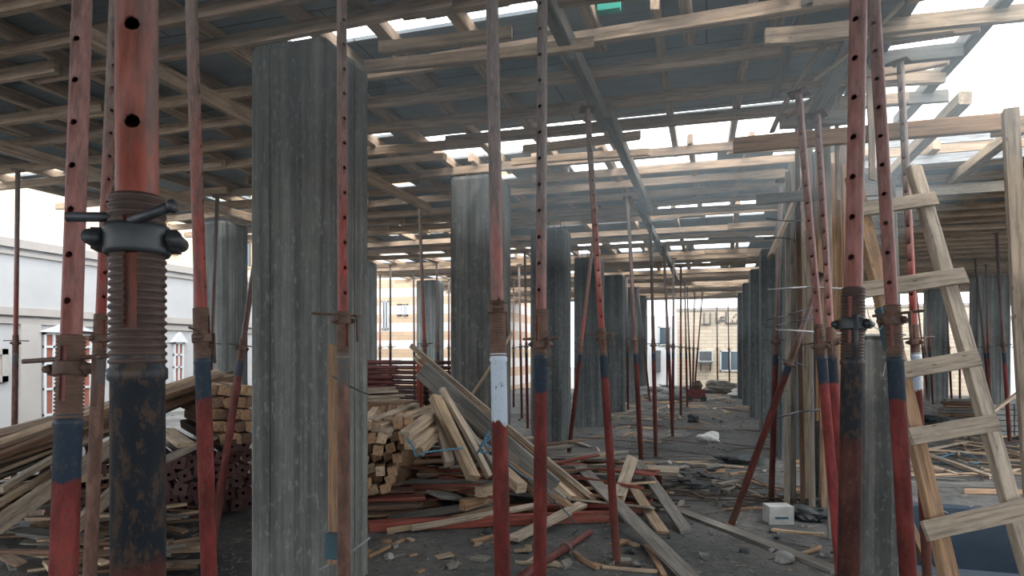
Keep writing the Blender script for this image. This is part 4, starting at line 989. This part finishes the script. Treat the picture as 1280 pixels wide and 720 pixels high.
# brick building beyond the aisle
YB = 30.0
e = building('brick_building', 'pale split-stone building with black sign strokes beyond the aisle')
x0 = PY(846, 440, YB).x; x1 = PY(1260, 440, YB).x; zt = PY(890, 388, YB).z
MB().box(x0, YB, -.4, x1, YB+5, zt).build('wall', BRICK, e); MB().box(x0-.05, YB-.06, zt, x1, YB+5, zt+.12).build('coping', TRIMP, e)
def winf(e, x0, x1, z0, z1, y, mat=WFR, mull=True, t=.06):
    f = MB(); f.box(x0, y-.05, z0, x1, y+.02, z0+t).box(x0, y-.05, z1-t, x1, y+.02, z1).box(x0, y-.05, z0, x0+t, y+.02, z1).box(x1-t, y-.05, z0, x1, y+.02, z1)
    if mull: f.box((x0+x1)/2-t/2, y-.05, z0, (x0+x1)/2+t/2, y+.02, z1)
    w = f.build('window_frame', mat, e); MB().box(x0+t, y-.02, z0+t, x1-t, y-.005, z1-t).build('pane', GLASS, w); return w
a, b = PY(900, 464, YB), PY(925, 438, YB); winf(e, a.x, b.x, a.z, b.z, YB)
a, b = PY(873, 452, YB), PY(891, 438, YB); c = MB().box(a.x, YB-.35, a.z, b.x, YB, b.z).build('air_conditioner', AC, e); MB().box(a.x+.05, YB-.36, a.z+.05, b.x-.05, YB-.34, b.z-.05).build('grille', ACG, c)
MB().box(a.x, YB-.4, a.z-.06, b.x, YB, a.z).tube((a.x+.1, YB-.35, a.z-.05), (a.x+.1, YB, a.z-.4), .03).tube((b.x-.1, YB-.35, a.z-.05), (b.x-.1, YB, a.z-.4), .03).build('bracket', ACG, e)
SG = mat_sign(); sg = MB()
def sx(X): return PY(860+X/14.4, 440, YB).x
def sz(Y_): return PY(890, 370+Y_/14.4, YB).z
def sbar(xa, ya, xb, yb): sg.box(sx(xa), YB-.09, sz(yb), sx(xb), YB-.01, sz(ya))
for xx in (290, 402, 504): sbar(xx-13, 300, xx+13, 505)
sbar(235, 495, 408, 512); sbar(675, 290, 702, 500); sbar(680, 485, 890, 502); sbar(792, 435, 808, 490); sbar(872, 435, 890, 495); sbar(812, 368, 836, 388); sbar(850, 330, 875, 350)
sbar(545, 430, 660, 444); sbar(585, 372, 645, 386); sbar(582, 372, 598, 440); sbar(530, 475, 565, 488)
sg.build('sign_strokes', SG, e)
WHITEP = mat_plain('white_painted_render', (.62, .63, .65), .9, 0, .08, .9)
# white building left of it
e = building('white_building', 'white rendered wall with a small wall unit left of the brick building')
xa, xb = PY(770, 440, YB-.5).x, PY(846, 440, YB-.5).x
MB().box(xa, YB-.5, -.4, xb, YB+4, PY(830, 395, YB-.5).z).build('wall', WHITEP, e)
a, b = PY(819, 465, YB-.5), PY(826, 438, YB-.5); MB().box(a.x, YB-.8, a.z, b.x, YB-.5, b.z).build('wall_unit', ACG, e)
a, b = PY(823, 432, YB-.5), PY(839, 408, YB-.5); winf(e, a.x, b.x, a.z, b.z, YB-.5, AC, False)
a, b = PY(824, 500, YB-.5), PY(840, 480, YB-.5); winf(e, a.x, b.x, max(a.z, -.3), b.z, YB-.5, AC, False)
MB().box(PY(846, 440, YB-.3).x-.3, YB-.35, 1, PY(846, 440, YB).x+.0, YB-.2, 4.0) 
# striped stone building to the left
e = building('striped_building', 'beige and white striped stone building behind the stacked red props')
YS = 25.0; x0, x1 = PY(455, 440, YS).x, PY(640, 440, YS).x
MB().box(x0-4, YS, -.4, x1, YS+6, 9).build('wall', STRIPE, e)
for (pa, pb) in (((497, 395), (502, 380)), ((504, 395), (510, 380)), ((478, 412), (486, 376))):
    a, b = PY(*pa, YS), PY(*pb, YS); winf(e, a.x, b.x, a.z, b.z, YS)
# pale wall building along the left, with cornices and windows
XW = -14.0
e = building('beige_villa', 'low pale villa wall with cornices behind the plank heap')
MB().box(XW-6, -4, -.4, XW, 23, 3.75).build('wall', WALLP, e)
MB().box(XW-6, -4, 3.75, XW+.12, 23.1, 3.93).box(XW-6, -4, 3.60, XW+.06, 23.05, 3.68).build('parapet', TRIMP, e)
zc = PX(0, 387, XW).z; MB().box(XW, -4, zc-.10, XW+.10, 23, zc+.06).box(XW, -4, zc-.28, XW+.05, 23, zc-.16).build('cornice', TRIMP, e)
ya, yb = PX(24, 440, XW).y, PX(49, 440, XW).y
MB().box(XW, ya, -.4, XW+.06, yb, zc-.28).build('pilaster', WALLB, e)
def xwin(pa, pb, name, mat_in, bars_h, bars_v, arch=False, m=WFR, t=.05):
    A, B = PX(*pa, XW), PX(*pb, XW); y0, y1 = A.y, B.y; z0, z1 = max(A.z, -.35), B.z
    f = MB().box(XW, y0, z0, XW+.06, y0+t, z1).box(XW, y1-t, z0, XW+.06, y1, z1).box(XW, y0, z1-t, XW+.06, y1, z1).box(XW, y0, z0, XW+.06, y1, z0+t)
    for v in bars_v: yy_ = y0+(y1-y0)*v; f.box(XW, yy_-t/2, z0, XW+.055, yy_+t/2, z1)
    for h in bars_h: zz_ = z0+(z1-z0)*h; f.box(XW, y0, zz_-t/2, XW+.055, y1, zz_+t/2)
    if arch:
        ym = (y0+y1)/2; f.add([(XW, y0-.1, z1), (XW+.12, y0-.1, z1), (XW+.12, y1+.1, z1), (XW, y1+.1, z1), (XW, ym, z1+.28), (XW+.12, ym, z1+.28)],
                              [[0, 1, 5, 4], [1, 2, 5], [2, 3, 4, 5], [0, 4, 3], [0, 3, 2, 1]])
    w = f.build('window_frame', m, e); MB().box(XW+.005, y0+t, z0+t, XW+.02, y1-t, z1-t).build('pane', mat_in, w); return w
xwin((53, 545), (113, 417), 'w', BRICKRED, (.2, .45, .7, .86), (.2, .35, .65, .8), True)
xwin((-14, 478), (8, 436), 'w', mat_plain('shutter', (.42, .38, .35)), (), (), False, TRIMP, .12)
xwin((126, 468), (140, 436), 'w', GLASS, (), (.5,), False)
xwin((216, 480), (228, 428), 'w', BRICKRED, (.4, .7), (.5,), True)
A, B = PX(128, 430, XW), PX(140, 413, XW); c = MB().box(XW+.0, A.y, A.z, XW+.45, B.y, B.z).build('air_conditioner', AC, e); MB().box(XW+.45, A.y+.05, A.z+.05, XW+.46, B.y-.05, B.z-.05).build('grille', ACG, c)
# tall apartment block behind
XT = -26.0
e = building('apartment_block', 'tall tan apartment block rising behind the pale villa wall')
ya = PX(103, 300, XT).y; MB().box(XT-8, ya, -.4, XT, ya+26, 11.5).build('wall', APT, e)
bd = MB()
for z in (2.5, 5.6, 8.7, 11.4): bd.box(XT, ya-.1, z, XT+.15, ya+26, z+.35)
bd.build('floor_band', APT2, e)
for k in range(9):
    for z in (3.4, 6.5, 9.5):
        y0 = ya+1.0+k*2.8
        w = MB().box(XT, y0, z, XT+.1, y0+.1, z+1.6).box(XT, y0+1.3, z, XT+.1, y0+1.4, z+1.6).box(XT, y0, z+1.5, XT+.1, y0+1.4, z+1.6).box(XT, y0, z, XT+.1, y0+1.4, z+.1).box(XT, y0+.65, z, XT+.1, y0+.72, z+1.6).build('window_frame', APT2, e)
        MB().box(XT+.01, y0+.1, z+.1, XT+.03, y0+1.3, z+1.5).build('pane', GLASS, w)
# white boundary wall on the far right
e = building('boundary_wall', 'white boundary wall seen between the pale columns behind the ladder')
MB().box(5, 31, -.4, 30, 31.3, 2.9).build('wall', WHITEP, e); MB().box(5, 30.95, 2.9, 30, 31.35, 3.05).build('coping', TRIMP, e)

# ---------------------------------------------------------------- added haze volumes imitating veiling lens glare under the deck
def haze(name, dens, x0, y0, z0, x1, y1, z1, label):
    hz = bpy.data.materials.new('glare_veil'); hz.use_nodes = True; n_ = hz.node_tree; n_.nodes.clear()
    o_ = n_.nodes.new('ShaderNodeOutputMaterial'); v_ = n_.nodes.new('ShaderNodeVolumeScatter'); v_.inputs['Density'].default_value = dens
    v_.inputs['Color'].default_value = (.74, .91, 1, 1); v_.inputs['Anisotropy'].default_value = .3
    n_.links.new(v_.outputs[0], o_.inputs['Volume'])
    tag(MB().box(x0, y0, z0, x1, y1, z1).build(name, hz), label, 'haze', kind='stuff')
haze('glare_haze', .006, -8.5, 8.0, 1.9, 13.5, 25, 3.79, 'thin added haze under the far deck, imitating lens glare')
haze('glare_haze', .075, -2.2, 1.6, 2.6, 1.8, 7.98, 3.79, 'bright added haze imitating lens glare under the deck beside the open corner')
haze('glare_haze', .014, -8.5, 1.6, 2.35, -2.21, 7.98, 3.79, 'faint added haze imitating lens glare under the deck over the plank heap')
SC.cycles.volume_bounces = 1
# ---------------------------------------------------------------- light, camera
w = bpy.data.worlds.new('World'); SC.world = w; w.use_nodes = True; nt = w.node_tree
bg = nt.nodes['Background']; bg.inputs['Color'].default_value = (.93, .97, 1.0, 1); bg.inputs['Strength'].default_value = 3.2
sd = bpy.data.lights.new('Sun', 'SUN'); sd.energy = 1.2; sd.angle = math.radians(3); sd.color = (1, .95, .88)
so = bpy.data.objects.new('Sun', sd); COL.objects.link(so); so.rotation_euler = Vector((-.35, .55, -1)).to_track_quat('-Z', 'Y').to_euler()
cd = bpy.data.cameras.new('Camera'); cam = bpy.data.objects.new('Camera', cd); COL.objects.link(cam)
cam.location = (0, 0, EYE); cam.rotation_euler = (math.pi/2, 0, TH); cd.sensor_width = 36; cd.lens = F/1280*36; cd.shift_y = 80/1280; cd.clip_start = .05; cd.clip_end = 300
SC.camera = cam
SC.view_settings.view_transform = 'Standard'; SC.view_settings.look = 'None'; SC.view_settings.gamma = 1; SC.view_settings.use_curve_mapping = False
SC.view_settings.exposure = 0.55
SC.cycles.max_bounces = 8; SC.cycles.diffuse_bounces = 6
